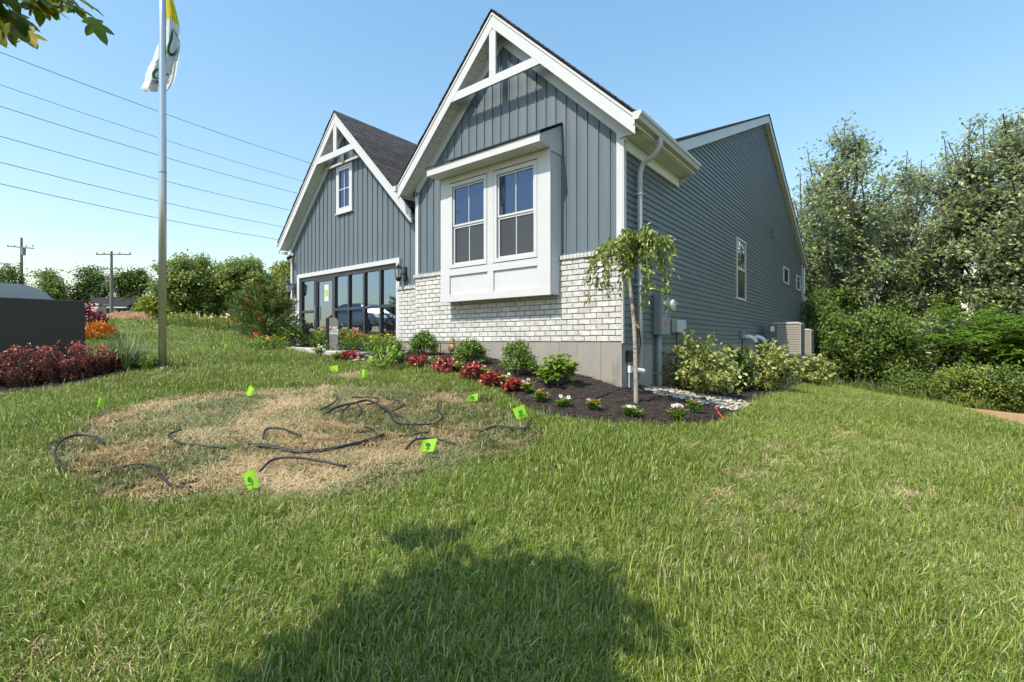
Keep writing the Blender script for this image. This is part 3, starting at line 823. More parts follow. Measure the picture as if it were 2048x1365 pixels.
# ---- glazed front in the garage door opening
sf = empty("glazed_storefront"); sf.parent = house
gl0, gl1, gzb, gzt = -10.2, -5.78, -.2, 1.835
MB().box(gl0 - .12, gl1 + .12, GY - .07, GY + .03, gzt + .002, gzt + .11).box(gl0 - .12, gl0, GY - .07, GY + .03, gzb, gzt).box(gl1, gl1 + .12, GY - .07, GY + .03, gzb, gzt).build("opening_casing", wb, sf)
fy = GY + .02
cols = [sx(u, fy) for u in (607.5, 633, 671, 700, 731, 763.5)] + [gl1]
cols[0] = gl0 + .035
MB().box(gl0 + .001, gl1 - .001, fy - .045, fy + .05, gzt - .10, gzt).box(gl0, gl1, fy - .045, fy + .05, gzb, gzb + .10).build("storefront_head_and_sill", M['frame'], sf)
for i, c in enumerate(cols):
    hw = .05 if i in (1, 2) else .036
    MB().box(c - hw, min(c + hw, gl1 - .002), fy - .05, fy + .05, gzb + .101, gzt - .101).build("mullion", M['frame'], sf)
for i in range(6):
    a, b = cols[i] + .037, cols[i + 1] - .037
    if i in (0, 1): b -= .014
    if i in (1, 2): a += .014
    if i == 1:
        dr = MB().box(a, b, fy - .035, fy + .03, gzt - .17, gzt - .102).box(a, b, fy - .035, fy + .03, gzb + .102, gzb + .26).box(a, a + .06, fy - .035, fy + .03, gzb + .26, gzt - .17).box(b - .06, b, fy - .035, fy + .03, gzb + .26, gzt - .17).build("door", M['frame'], sf)
        MB().box(a + .061, b - .061, fy - .004, fy + .004, gzb + .261, gzt - .171).build("pane", M['shopglass'], sf)
        MB().tube([(a + .03, fy - .04, .62), (a + .03, fy - .09, .62), (a + .03, fy - .09, 1.0), (a + .03, fy - .04, 1.0)], .012, 6).build("door_handle", M['alu'], sf)
        nx = (a + b) / 2 + .06
        MB().box(nx - .10, nx + .10, fy - .012, fy - .006, 1.12, 1.56).build("notice", M['label'], sf)
        MB().box(nx - .075, nx + .075, fy - .0155, fy - .013, 1.24, 1.43).build("notice_print", M['notice'], sf)
        continue
    rz = .86
    MB().box(a, b, fy - .045, fy + .045, rz - .035, rz + .035).build("transom", M['frame'], sf)
    for (q0, q1) in ((gzb + .101, rz - .036), (rz + .036, gzt - .101)):
        MB().box(a, b, fy - .004, fy + .004, q0, q1).build("pane", M['shopglass'], sf)

# ---- windows on the long side
def side_window(y0, y1, z0, z1, hung):
    w_ = empty("side_window"); w_.parent = house; t = .055
    MB().box(.0, .045, y0 - t, y1 + t, z1, z1 + t).box(.0, .045, y0 - t, y1 + t, z0 - t, z0).box(.0, .045, y0 - t, y0, z0, z1).box(.0, .045, y1, y1 + t, z0, z1).build("window_casing", wb, w_)
    if hung:
        zc = (z0 + z1) / 2
        MB().box(.0, .04, y0, y1, zc - .025, zc + .025).build("meeting_rail", wb, w_)
        for q0, q1, gm in ((z0, zc - .026, M['screen']), (zc + .026, z1, M['sideglass'])):
            MB().box(.018, .024, y0 + .001, y1 - .001, q0, q1).build("pane", gm, w_)
    else:
        MB().box(.018, .024, y0 + .001, y1 - .001, z0, z1).build("pane", M['sideglass'], w_)
side_window(6.75, 7.60, 1.18, 2.70, True)
side_window(13.5, 14.5, 2.26, 2.76, False)
side_window(16.5, 17.4, 2.26, 2.76, False)
MB().box(.0, .07, 11.35, 11.6, 3.52, 3.78).build("side_vent", M['siding'], house)
# ---------------------------------------------------------------- fittings on and around the house
def lantern(x, y, z, label):
    t = tag(empty("wall_lantern", (x, y, z)), label, "wall lamp", "lanterns either side of the glazed front")
    MB().box(-.055, .055, -.022, .0, -.16, .16).build("back_plate", M['black'], t, bevel=.006)
    MB().tube(catmull([(0, -.02, .02), (0, -.10, -.02), (0, -.16, .06), (0, -.17, .15), (0, -.20, .19)], 5), .012, 7).build("arm", M['black'], t, smooth=True)
    c = (0, -.20, 0)
    MB().lathe([(.012, .215), (.014, .175), (.045, .16), (.095, .115), (.10, .10), (.085, .098)], c, 8).build("lamp_roof", M['black'], t)
    MB().lathe([(.078, .095), (.055, -.105)], c, 8).build("lamp_glass", M['lampglass'], t)
    for k in range(4):
        a = math.pi / 4 + k * math.pi / 2
        MB().tube([(.08 * math.cos(a), -.20 + .08 * math.sin(a), .1), (.057 * math.cos(a), -.20 + .057 * math.sin(a), -.11)], .007, 5).build("lamp_bar", M['black'], t)
    MB().lathe([(.03, -.19), (.06, -.14), (.062, -.106)], c, 8).build("lamp_base", M['black'], t)
    return t
lantern(sx(812, GY), GY - .02, 1.56, "black wall lantern on the siding beside the stepped brick corner")
lantern(-10.50, GY - .02, 1.56, "black wall lantern above the brick pier with the house number")

t = tag(empty("house_number_plaque", (-10.52, .245, 1.0)), "small dark framed plaque with white numbers on brick pier", "plaque")
MB().box(-.12, .12, -.014, 0, -.11, .11).build("board", M['frame'], t)
MB().box(-.125, .125, -.022, -.002, .10, .125).box(-.125, .125, -.022, -.002, -.125, -.10).box(-.125, -.105, -.022, -.002, -.1, .1).box(.105, .125, -.022, -.002, -.1, .1).build("plaque_frame", M['acdark'], t)
me = text_mesh("7208", .105); me.transform(Matrix.Translation((0, -.018, 0)) @ Matrix.Rotation(math.pi / 2, 4, 'X')); link("lettering", me, M['print'], t)

t = tag(empty("security_camera", (-10.62, GY - .03, 2.52)), "white security camera with black hood under the garage eave", "camera")
MB().lathe([(.05, 0), (.05, .04)], (0, -.04, .05), 10, 'y').build("mount", M['label'], t)
MB().tube([(0, -.04, .05), (-.02, -.14, .03), (-.05, -.2, .05)], .014, 6).build("arm", M['label'], t)
MB().tube([(-.09, -.16, .10), (-.0, -.30, .05)], .05, 10).build("body", M['label'], t)
MB().tube([(.06, -.10, -.02), (.10, -.2, -.10)], .045, 10).build("lamp_head", M['black'], t)

# electricity meter with its riser pipe
y0, y1 = sy(1319, .13), sy(1338, .13)
t = tag(empty("electricity_meter", (0.016, y0, 0.12)), "grey electricity meter cabinet with round glass meter on side wall", "meter")
wd = y1 - y0
MB().box(0, .13, 0, wd, 0, .70).build("cabinet", M['grey'], t, bevel=.008)
MB().box(.131, .142, .012, wd - .012, .01, .365).build("lower_cover", M['grey'], t, bevel=.004)
MB().box(.131, .142, .012, wd - .012, .375, .69).build("upper_cover", M['grey'], t, bevel=.004)
MB().lathe([(.105, .143), (.105, .165), (.095, .17)], (0, wd * .62, .53), 24, 'x').build("meter_ring", M['alu'], t, smooth=False)
MB().lathe([(.085, .17), (.085, .26), (.07, .272)], (0, wd * .62, .53), 24, 'x').build("meter_body", M['lgrey'], t)
MB().lathe([(.06, .2725), (.06, .276)], (0, wd * .62, .53), 20, 'x').build("meter_dial", M['label'], t)
MB().box(.276, .279, wd * .62 - .035, wd * .62 + .03, .545, .56).box(.276, .279, wd * .62 - .02, wd * .62 + .02, .505, .515).build("meter_print", M['black'], t)
MB().box(.1425, .1445, wd * .40, wd * .62, .16, .25).build("red_label", M['labelred'], t)
MB().box(.1425, .1445, wd * .66, wd * .9, .30, .34).build("blue_label", pmat('blue_label', (.12, .17, .45), .6, .2, 30), t)
MB().tube([(.065, wd * .22, 0), (.065, wd * .22, -1.1)], .05, 12).build("riser_pipe", M['grey'], t, smooth=True)
MB().tube([(.065, wd * .22, -.42), (.065, wd * .22, -.49)], .056, 12).build("pipe_coupling", M['grey'], t)
MB().box(.0, .13, wd * .22 - .075, wd * .22 + .075, -.66, -.635).build("pipe_strap", M['alu'], t)

y0, y1 = sy(1352, .1), sy(1370, .1)
t = tag(empty("cable_box", (0.016, y0, .17)), "small pale grey cable box beside the electricity meter", "utility box")
MB().box(0, .05, 0, y1 - y0, 0, .25).build("back_box", M['lgrey'], t, bevel=.006)
MB().box(.051, .11, .02, y1 - y0 + .01, .005, .245).build("cover", M['lgrey'], t, bevel=.015)
MB().tube([(.05, .12, 0), (.05, .12, -.9)], .012, 6).build("cable", M['rubber'], t)

# tap with a hose, outlet, and small white camera low on the foundation
t = tag(empty("hose_tap", (.016, .30, .26)), "brass hose tap on the side wall behind the weeping tree", "tap")
MB().tube([(0, 0, 0), (.10, 0, 0), (.13, 0, -.05)], .018, 8).build("spout", M['bronze'], t)
MB().lathe([(.035, .0), (.035, .015)], (.07, 0, .04), 8).build("tap_handle", M['labelred'], t)
MB().tube(catmull([(.13, 0, -.06), (.12, .08, -.3), (.08, .02, -.6), (.09, -.03, -1.0)], 6), .012, 7).build("hose", M['rubber'], t)
t = tag(empty("outdoor_outlet", (.0, .20, -.22)), "black weatherproof outlet box on the concrete foundation", "outlet")
MB().box(.0, .07, -.05, .05, -.09, .09).build("cover", M['black'], t, bevel=.01)
MB().tube([(.03, 0, -.09), (.03, 0, -.62)], .012, 7).build("conduit", M['lgrey'], t)
t = tag(empty("foundation_camera", (.0, .24, -.43)), "white bullet camera low on the foundation behind the tree trunk", "camera")
MB().box(.0, .06, -.06, .06, -.055, .055).build("mount", M['label'], t, bevel=.008)
MB().tube([(.05, .02, .0), (.10, .08, -.01)], .02, 8).build("neck", M['label'], t)
MB().tube([(.06, .06, .0), (.14, .24, -.035)], .042, 12).build("body", M['label'], t, smooth=False)
MB().tube([(.141, .242, -.0355), (.143, .247, -.0365)], .032, 12).build("lens", M['black'], t)

# disconnect box, refrigerant pipes and the two condensers on their bracket
def condenser(x0, y0, z0, w_, d_, h_, label):
    t = tag(empty("air_conditioner", (x0, y0, z0)), label, "air conditioner", "condensers on the side wall bracket")
    MB().box(.02, w_ - .02, .02, d_ - .02, .05, h_ - .06).build("core", M['acdark'], t)
    MB().box(0, w_, 0, d_, 0, .05).build("base_pan", M['acdark'], t, bevel=.01)
    MB().hexa([(0, 0, h_ - .06), (w_, 0, h_ - .06), (w_, d_, h_ - .06), (0, d_, h_ - .06)], [(.09, .09, h_), (w_ - .09, .09, h_), (w_ - .09, d_ - .09, h_), (.09, d_ - .09, h_)]).build("top_cover", M['actan'], t)
    for a in (0, w_ - .035):
        for b in (0, d_ - .035):
            MB().box(a, a + .035, b, b + .035, .051, h_ - .061).build("corner_post", M['actan'], t)
    n = 12
    for i in range(n):
        zz = .07 + i * (h_ - .15) / n
        MB().box(.036, w_ - .036, -.006, .012, zz, zz + (h_ - .15) / n - .014).build("louvre_panel", M['actan'], t)
        MB().box(w_ - .012, w_ + .006, .036, d_ - .036, zz, zz + (h_ - .15) / n - .014).build("louvre_panel", M['acdark'], t)
    return t
ac1 = condenser(.30, 9.55, -.42, .80, .75, 1.02, "tan louvred air conditioner with grey side panel on the near bracket")
MB().box(-.055, -.002, .02, .32, .32, .93).build("service_panel", M['acdark'], ac1, bevel=.006)
MB().box(-.035, .18, -.012, -.0065, .34, .95).build("control_panel", M['acdark'], ac1)
MB().box(.0, .11, -.0145, -.0125, .74, .90).build("label_sheet", M['label'], ac1)
MB().box(.04, .11, -.0145, -.0125, .42, .54).build("label_sheet", M['label'], ac1)
ac2 = condenser(.34, 11.6, -.48, .78, .72, .92, "farther air conditioner half hidden behind the near one")
for o, yy0, zz0 in ((ac1, 9.55, -.42), (ac2, 11.6, -.48)):
    for dy in (.12, .6):
        MB().box(-.29, .9, dy, dy + .05, -.06, -.005).build("bracket_arm", M['lgrey'], o)
        MB().tube([(-.28, dy + .025, -.5), (.6, dy + .025, -.06)], .02, 6).build("bracket_brace", M['lgrey'], o)
y0 = sy(1484, .08)
t = tag(empty("disconnect_box", (.016, y0, .10)), "small grey disconnect box left of the white pipe elbows", "utility box")
MB().box(0, .10, 0, .16, 0, .22).build("box", M['grey'], t, bevel=.006)
MB().tube([(.05, .08, 0), (.05, .10, -.4), (.12, .2, -.9)], .014, 7).build("cable", M['rubber'], t)
for u, lab in ((1494, "white pipe elbow with black hose nearest the disconnect box"), (1513, "white pipe elbow next to the air conditioner")):
    y0 = sy(u, .06)
    t = tag(empty("pipe_elbow", (.016, y0, .14)), lab, "pipe", "refrigerant pipe covers")
    MB().tube(catmull([(0, 0, 0), (.10, .02, .0), (.20, .06, -.06), (.25, .09, -.15)], 4), .062, 12).build("elbow", M['label'], t, smooth=True)
    MB().tube(catmull([(.24, .08, -.12), (.30, .2, -.25), (.28, .4, -.5), (.22, .5, -.8)], 4), .028, 8).build("hose", M['rubber'], t, smooth=True)

# gas pipe stub in front of the foundation
p = gpx(884, 712)
t = tag(empty("gas_regulator", (sx(905, -.16), -.16, -.02)), "bronze coloured gas regulator and pipe in front of the foundation", "gas regulator")
MB().tube([(-.34, 0, -.30), (-.34, 0, .0), (.42, .0, .0), (.42, .2, .0)], .014, 8).build("pipe", M['bronze'], t)
MB().tube([(-.34, 0, -.15), (-.05, 0, -.15)], .01, 6).build("brace_pipe", M['bronze'], t)
MB().lathe([(.05, -.05), (.085, -.02), (.085, .02), (.05, .045), (.03, .06)], (0, -.02, -.09), 14, 'y').build("diaphragm", M['bronze'], t, smooth=True)
MB().lathe([(.045, -.06), (.06, -.02), (.045, .05), (.02, .09)], (.0, 0, .02), 10).build("valve_body", M['bronze'], t, smooth=True)
MB().tube([(-.10, 0, -.14), (-.10, 0, -.24)], .006, 5).build("vent_pipe", M['bronze'], t)

# the little sign by the walk
p = gpx(668, 709)
t = tag(empty("visitor_sign", p, math.radians(20)), "slim dark upright sign reading thank you for visiting", "sign")
hh = 73 / pxm(p); ws = 21 / pxm(p)
MB().prism([(-ws/2, -.02, -.1), (ws/2, -.02, -.1), (ws/2, -.02, hh - .09), (ws/2 - .015, -.02, hh - .045), (ws/2 - .06, -.02, hh - .01), (ws/2 - .10, -.02, hh), (-ws/2, -.02, hh)], (0, .035, 0)).build("panel", pmat('sign_grey', (.20, .185, .17), .4, .06, 4, metal=.3), t)
MB().box(-ws/2 - .07, -ws/2 - .002, -.035, .05, -.1, hh).build("post", M['black'], t)
me = text_mesh("THANK\nYOU FOR\nVISITING", .062); me.transform(Matrix.Translation((0.0, -.0225, hh - .27)) @ Matrix.Rotation(math.pi / 2, 4, 'X')); link("lettering", me, M['print'], t)

# ---------------------------------------------------------------- flagpole and flag
p = gpx(325, 741)
fp = tag(empty("flagpole", p), "tall brushed metal flagpole standing at the end of the shrub bed", "flagpole")
MB().tube([(0, 0, -.2), (0, 0, 3), (0, 0, 5.2), (0, 0, 7.4)], [.052, .052, .046, .034], 20).build("pole", M['alu'], fp, smooth=True)
MB().lathe([(.066, -.02), (.064, .02), (.053, .04)], (0, 0, 0), 18).build("base_collar", M['alu'], fp)
MB().tube([(0, 0, 3.02 + .0), (0, 0, 3.04)], .053, 20).build("joint", M['grey'], fp)
MB().lathe([(.02, 7.4), (.07, 7.45), (.07, 7.5), (.02, 7.55)], (0, 0, 0), 12).build("finial", M['alu'], fp)
# flag hangs limp and wraps round behind the pole; written as seen from its back
PY = cx(p)[1]
_prof = [  # photo v, left u, right u of the cloth
    (-150, 333, 345), (-70, 330, 352), (0, 327, 346), (20, 327, 352), (50, 326, 359), (80, 320, 361), (100, 311, 360), (120, 305, 357), (135, 296, 355), (150, 291, 352), (165, 288, 347), (178, 281, 338), (184, 288, 333)]
_pv = np.array(_prof, float)
def flagpt(a, v, lift=0.0):          # a 0..1 across, v photo row -> world
    l = np.interp(v, _pv[:, 0], _pv[:, 1]); r_ = np.interp(v, _pv[:, 0], _pv[:, 2])
    u = l + (r_ - l) * a
    w_ = min(1.0, max(0.0, (v + 60) / 240))
    dep = .09 + .05 * w_ * math.sin(a * 7.5 + v * .018) + .045 * math.sin(a * 15 - v * .03) * w_ + .16 * w_ * (1 - a)
    return at(u, v, PY + dep - lift)
nv, na = 90, 34
V_ = []; T_ = []
vs = np.linspace(-150, 184, nv)
for v in vs:
    for a in np.linspace(0, 1, na): V_.append(flagpt(a, v))
ii = (np.arange(nv - 1)[:, None] * na + np.arange(na - 1)[None, :]).ravel()
fw = M['flagwhite'] = leafmat('flag_white', (.74, .74, .73), (.76, .76, .76), (.78, .78, .78), .35, .7)
fyel = leafmat('flag_yellow', (.68, .58, .03), (.70, .60, .03), (.72, .62, .04), .35, .7)
me = npmesh("flag", V_, np.stack([ii, ii + 1, ii + na + 1, ii + na], 1), tone=np.full(len(V_), .5), smooth=True)
me.materials.append(fw); me.materials.append(fyel)
mi = []
for j in range(nv - 1):
    for i in range(na - 1):
        mi.append(1 if vs[j] < 34 + 18 * max(0, (i / na) - .45) * 2 else 0)
me.polygons.foreach_set("material_index", np.array(mi, np.int32))
flag = tag(link("flag", me), "limp white and yellow flag with green lettering wrapped behind the pole", "flag")
tealm = pmat('teal_lettering', (.012, .17, .14), .7, .05, 4)
def stroke(pts, wds, name, closed=False):
    """flat pen stroke laid on the cloth; pts in (a, v)"""
    P = [Vector((a, b, 0)) for a, b in pts]; P = catmull(P, 6); n = len(P)
    W = np.interp(np.linspace(0, 1, n), np.linspace(0, 1, len(wds)), wds)
    m = MB()
    for i, q in enumerate(P):
        d = P[min(i + 1, n - 1)] - P[max(i - 1, 0)]; d = Vector((d.x * 50, d.y, 0)).normalized()
        s = Vector((-d.y, d.x, 0))
        for sg in (-1, 1):
            m.v.append(tuple(flagpt(min(1, max(0, q.x + s.x * W[i] * sg / 50)), q.y + s.y * W[i] * sg, .02)))
    for i in range(n - 1): m.f.append((2*i, 2*i+1, 2*i+3, 2*i+2))
    m.build(name, tealm, flag)
stroke([(.60, 58), (.56, 75), (.50, 95), (.58, 106), (.72, 110), (.85, 105), (.90, 95)], [1.2, 3.5, 3.2, 1.5, 3.2, 3.0, .8], "letter_d")
stroke([(.60, 58), (.78, 68), (.90, 82), (.92, 100), (.93, 122)], [.8, 1.0, 1.0, 1.0, .5], "letter_d_bowl")
stroke([(.18, 127), (.27, 119), (.45, 120), (.50, 128), (.40, 137), (.27, 144), (.28, 153), (.40, 157), (.62, 153), (.75, 148)], [1.5, 1.6, 1.0, 2.0, 3.4, 3.2, 2.2, 1.2, 2.0, 2.2], "letter_s")
tm = text_mesh("HOMES", 1.0)
xs_ = [v.co.x for v in tm.vertices]; x0_, x1_ = min(xs_), max(xs_)
for vv in tm.vertices:
    k = 1 - (vv.co.x - x0_) / (x1_ - x0_)        # mirrored: the cloth is seen from behind
    vv.co = flagpt(.22 + .62 * k, 165 - vv.co.y * 11, .02)
link("lettering", tm, M['frame'], flag)
stroke([(.38, 93), (.43, 100), (.40, 108)], [1.0, 2.5, 1.0], "emblem"); bpy.data.objects["emblem"].data.materials[0] = fyel

# ---------------------------------------------------------------- monument sign at the left edge
ra, rb = cw(-6.73, 7.6), cw(-9.6, 4.45)
dv = (rb - ra); LS = dv.length; ang = math.atan2(dv.y, dv.x)
zb = ht(ra.x, ra.y)
t = tag(empty("monument_sign", (ra.x, ra.y, 0), ang), "large dark monument sign panel with silver rounded panel behind", "sign")
# local x runs from the right-hand end to the left; +y is the camera side
MB().box(0, LS, -.14, 0, -1.2, .645).build("front_panel", M['signface'], t, bevel=.006)
arc = [(.22 + .5 - .5 * math.cos(k * math.pi / 2 / 10), .25 + .62 * math.sin(k * math.pi / 2 / 10)) for k in range(11)]
MB().prism([(arc[0][0], -.30, -1)] + [(a, -.30, b) for a, b in arc] + [(LS, -.30, .90), (LS, -.30, -1)], (0, .06, 0)).build("back_panel", M['signback'], t)

# ---------------------------------------------------------------- lawn marker flags
def marker(u, v, wpx, hpx, du, ang, label):
    """flag film centred at the pixel, wire stake down to the lawn; du = which side the stake is on"""
    g = gpx(u + du * wpx * .45, v + hpx * .95)
    Y = cx(g)[1]; s = Y / F
    w_, h_ = wpx * s * .9, hpx * s * .9
    t = tag(empty("marker_flag", g, TH), label, "marker flag", "lime marker flags pushed into the lawn")
    zc = (V0 - v) * s - g.z
    tilt = math.tan(ang)
    MB().tube([(tilt * -zc, 0, -.06), (tilt * h_ * .6, 0, zc + h_ * .55)], .0022, 5).build("wire_stake", M['wire'], t)
    n = 8; V2 = []
    for i in range(n + 1):
        a = i / n
        for j in range(4):
            b = j / 3 - .5
            V2.append((tilt * b * h_ - du * a * w_, -.012 * math.sin(a * 4.5 + u) - .02 * a * math.sin(u * 3), zc + b * h_ * (1 - .12 * a) - .28 * h_ * a * (1 if int(u) % 2 else .5)))
    f = [(i * 4 + j, i * 4 + j + 1, (i + 1) * 4 + j + 1, (i + 1) * 4 + j) for i in range(n) for j in range(3)]
    link("film", npmesh("film", V2, f, tone=np.full(len(V2), .5), smooth=True), M['lime'], t)
    if wpx > 20:
        V2 = np.array(V2); c = V2[4 * 4:4 * 4 + 4].mean(0)
        m = MB(); k = 12
        m.poly([(c[0] + .17 * w_ * math.cos(q * 6.283 / k), c[1] - .014, c[2] + .06 * h_ + .17 * h_ * math.sin(q * 6.283 / k)) for q in range(k)])
        m.build("printed_mark", M['limeprint'], t)
        MB().box(c[0] - .16 * w_, c[0] + .16 * w_, c[1] - .0145, c[1] - .0135, c[2] - .26 * h_, c[2] - .19 * h_).build("printed_line", M['limeprint'], t)
marker(1041, 822, 26, 28, 1, -.35, "lime marker flag at the mulch edge by the end of the dead grass")
marker(945, 794, 24, 17, 1, .1, "lime marker flag between dead patch and red bedding plants")
marker(856, 890, 34, 30, 1, .3, "largest crumpled lime marker flag on the dead grass")
marker(503, 955, 26, 40, 1, -.35, "nearest lime marker flag leaning at the front of the dead patch")
marker(501, 780, 16, 20, -1, .4, "lime marker flag in green lawn just behind the dead patch")
marker(201, 803, 10, 24, -1, .2, "lime marker flag standing alone in the lawn left of the dead patch")
marker(668, 737, 19, 14, 1, -.1, "lime marker flag in the lawn before the visitor sign, flying level")
marker(728, 747, 12, 20, -1, .1, "upright lime marker flag behind the small bare streak")
marker(760, 717, 11, 12, 1, .0, "small lime marker flag beside the pale stone edging")
marker(404, 697, 4, 12, 1, .0, "tiny lime marker flag far across the lawn, nearer the flagpole")
marker(452, 692, 8, 11, -1, .2, "tiny lime marker flag far across the lawn, nearer the conifer")

# ---------------------------------------------------------------- black tubing lying on the dead grass
def tube(px_, label, r_=.0108, lift=.05, arch=0.0, name="drain_tube", mat=None):
    pts = []
    n = len(px_)
    for i, (u, v) in enumerate(px_):
        q = gpx(u, v); q.z += lift + arch * math.sin(math.pi * i / (n - 1)); pts.append(q)
    o = MB().tube(catmull(pts, 5), r_, 7).build(name, mat or M['rubber'], None, smooth=True)
    return tag(o, label, "tube", "black tubing strewn over the dead grass")
tube([(207,902),(190,889),(150,888),(120,905),(109,930),(121,950),(152,958)], "black tube bent in a big open loop at the far end of the dead patch", arch=.03)
tube([(190,958),(250,946),(290,941),(312,956),(342,983),(382,989)], "black tube with a sharp kink pointing down the lawn")
tube([(520,957),(546,941),(590,937),(640,941),(692,948)], "black tube arched beside the nearest marker flag", arch=.04)
tube([(362,871),(345,876),(338,885),(359,898),(393,901),(452,908)], "half buried black tube hooked back on itself")
tube([(497,902),(547,908),(598,918),(649,912),(700,901),(738,891),(768,881)], "long black tube curving across the middle of the dead patch", .016)
tube([(526,888),(533,876),(564,873),(602,883)], "short black tube making a low hoop", arch=.03)
tube([(682,849),(686,837),(707,824),(717,828),(723,837),(713,847)], "small black tube hoop under the longer arched tube", arch=.05)
tube([(646,840),(675,828),(707,823),(735,818),(756,826),(781,838),(804,844)], "arched black tube crossing over the small hoop", .015, arch=.05)
tube([(773,806),(795,810),(807,818),(802,826),(785,836),(781,847),(790,857),(808,862),(833,863),(866,861),(881,852),(884,843),(875,828),(878,815)], "black tube in a wide double bend like a figure two", arch=.02)
tube([(640,829),(663,821),(675,810),(672,802),(665,802)], "black tube with a hooked upright end", arch=.03)
tube([(812,909),(826,900),(842,896),(878,895),(914,900)], "black tube running behind the largest marker flag", arch=.03)
tube([(730,865),(746,870),(752,879)], "short stub of black tube in the grey green tuft")
tube([(798,881),(826,877),(855,871)], "short straight black tube pointing at the red plants", lift=.035)
tube([(702,804),(730,803),(752,804),(757,809),(750,815),(735,818)], "thin black tube curled at the back of the dead patch", .010)
tube([(958,877),(984,866),(1000,864),(1024,866),(1051,869),(1057,857),(1068,847),(1085,840),(1110,840),(1114,828),(1121,820),(1142,809),(1190,806),(1210,798),(1234,788),(1262,785)], "black cable running from the dead grass over the mulch to the house", .010, .06)
tube([(1424,818),(1432,826),(1438,836),(1447,847)], "short orange line poking out of the mulch by the stones", .008, .06, name="orange_line", mat=M['orange'])

# ---------------------------------------------------------------- utility poles and overhead lines
def upole(u, vt, vb, Y, arms, label, guys=()):
    b = at(u, vb, Y); topz = (V0 - vt) / F * Y
    g = ht(b.x, b.y)
    t = tag(empty("utility_pole", (b.x, b.y, g), TH), label, "utility pole", "timber utility poles on the far hill")
    H = topz - g
    MB().tube([(0, 0, -.5), (0, 0, H * .5), (0, 0, H)], [.19, .16, .12], 9).build("post", M['wood'], t)
    for (zz, l0, l1, tl) in arms:
        MB().hexa([(-l0, -.2, H - zz - .06 + tl), (l1, -.2, H - zz - .06 - tl), (l1, -.08, H - zz - .06 - tl), (-l0, -.08, H - zz - .06 + tl)], [(-l0, -.2, H - zz + .06 + tl), (l1, -.2, H - zz + .06 - tl), (l1, -.08, H - zz + .06 - tl), (-l0, -.08, H - zz + .06 + tl)]).build("cross_arm", M['wood'], t)
        for q in (-l0 + .1, -l0 * .45, l1 * .45, l1 - .1):
            MB().lathe([(.05, 0), (.08, .06), (.05, .12), (.07, .18), (.03, .24)], (q, -.14, H - zz + .06), 6).build("insulator", M['grey'], t)
    for (dx, z0) in guys:
        MB().tube([(0, 0, H * .62), (dx, 0, z0)], .022, 5).build("guy_wire", M['wire'], t)
    return t
p1 = upole(43, 476, 600, 62, [(1.25, 1.7, 1.7, .15)], "timber utility pole with a single crossarm, rising above the dark sign", ())
MB().tube([(.25, 0, 7.6), (.28, 0, 8.6)], .22, 9).build("transformer", M['grey'], p1)
upole(223, 503, 636, 57, [(.4, 1.7, 2.4, .0), (2.1, .9, 1.4, .0)], "timber utility pole with two crossarms behind the dirt mound", ((-6.5, 0), (-4.4, -.2), (-8.2, .2)))
for k, (va, ub, vb_) in enumerate([(105, 615, 325), (170, 600, 361), (213, 590, 386), (273, 576, 420), (325, 564, 454), (368, 553, 479)]):
    a, b = at(0, va, 20), at(ub, vb_, 34)
    d = b - a; P = [a - d * 1.0, a, a + d * .25, a + d * .5, a + d * .75, b, b + d * 1.2]
    S = [0.5, 0, -.10, -.14, -.10, 0, .4]
    pts = catmull([q + Vector((0, 0, s)) for q, s in zip(P, S)], 6)
    names = ["topmost", "second", "third", "fourth", "fifth", "lowest"]
    tag(MB().tube(pts, .014 if k != 1 else .011, 5).build("power_line", M['wire'], None), "thin overhead line across the sky, the %s of six" % names[k], "power line", "overhead lines behind the flagpole")
# ---------------------------------------------------------------- plants
G_ = lambda s: np.random.default_rng(s)
SUNV = -np.array(LIGHT)      # leaves turn their faces towards the light
LM = {}
LM['oak'] = leafmat('windblown_leaf', (.085, .130, .026), (.205, .270, .070), (.40, .46, .19), .32, .30, back=(.48, .52, .40), spec=.6)
LM['bushy'] = leafmat('wild_shrub_leaf', (0.058, 0.103, 0.013), (0.121, 0.192, 0.026), (0.233, 0.299, 0.045), .28, .42, back=(.075, .12, .04))
LM['bright'] = leafmat('bright_compound_leaf', (0.095, 0.203, 0.024), (0.162, 0.290, 0.034), (0.230, 0.365, 0.054), .38, .42)
LM['mid'] = leafmat('hedgerow_leaf', (.130, .190, .022), (.280, .360, .050), (.46, .52, .12), .36, .42, back=(.34, .40, .18))
LM['far'] = leafmat('far_tree_leaf', (0.069, 0.119, 0.026), (0.133, 0.205, 0.041), (0.240, 0.299, 0.056), .22, .5)
LM['yellow'] = leafmat('yellow_green_leaf', (0.158, 0.200, 0.022), (0.282, 0.320, 0.039), (0.428, 0.440, 0.069), .35, .42)
LM['conifer'] = leafmat('conifer_spray', (0.084, 0.144, 0.031), (0.167, 0.255, 0.051), (0.309, 0.365, 0.085), .2, .5)
LM['brown'] = leafmat('browned_spray', (.26, .11, .04), (.32, .15, .06), (.36, .19, .08), .2, .6)
LM['box'] = leafmat('boxwood_leaf', (0.069, 0.126, 0.017), (0.139, 0.235, 0.031), (0.267, 0.368, 0.061), .2, .32, spec=.5)
LM['hydra'] = leafmat('hydrangea_leaf', (0.132, 0.231, 0.018), (0.209, 0.336, 0.030), (0.297, 0.420, 0.050), .3, .38)
LM['begonia'] = leafmat('red_begonia_leaf', (.14, .020, .015), (.34, .035, .03), (.60, .17, .14), .25, .3, spec=.6)
LM['vinca'] = leafmat('vinca_leaf', (0.126, 0.221, 0.024), (0.210, 0.325, 0.042), (0.308, 0.416, 0.072), .25, .35)
LM['varieg'] = leafmat('variegated_leaf', (0.183, 0.228, 0.054), (0.364, 0.411, 0.115), (0.655, 0.665, 0.292), .2, .38)
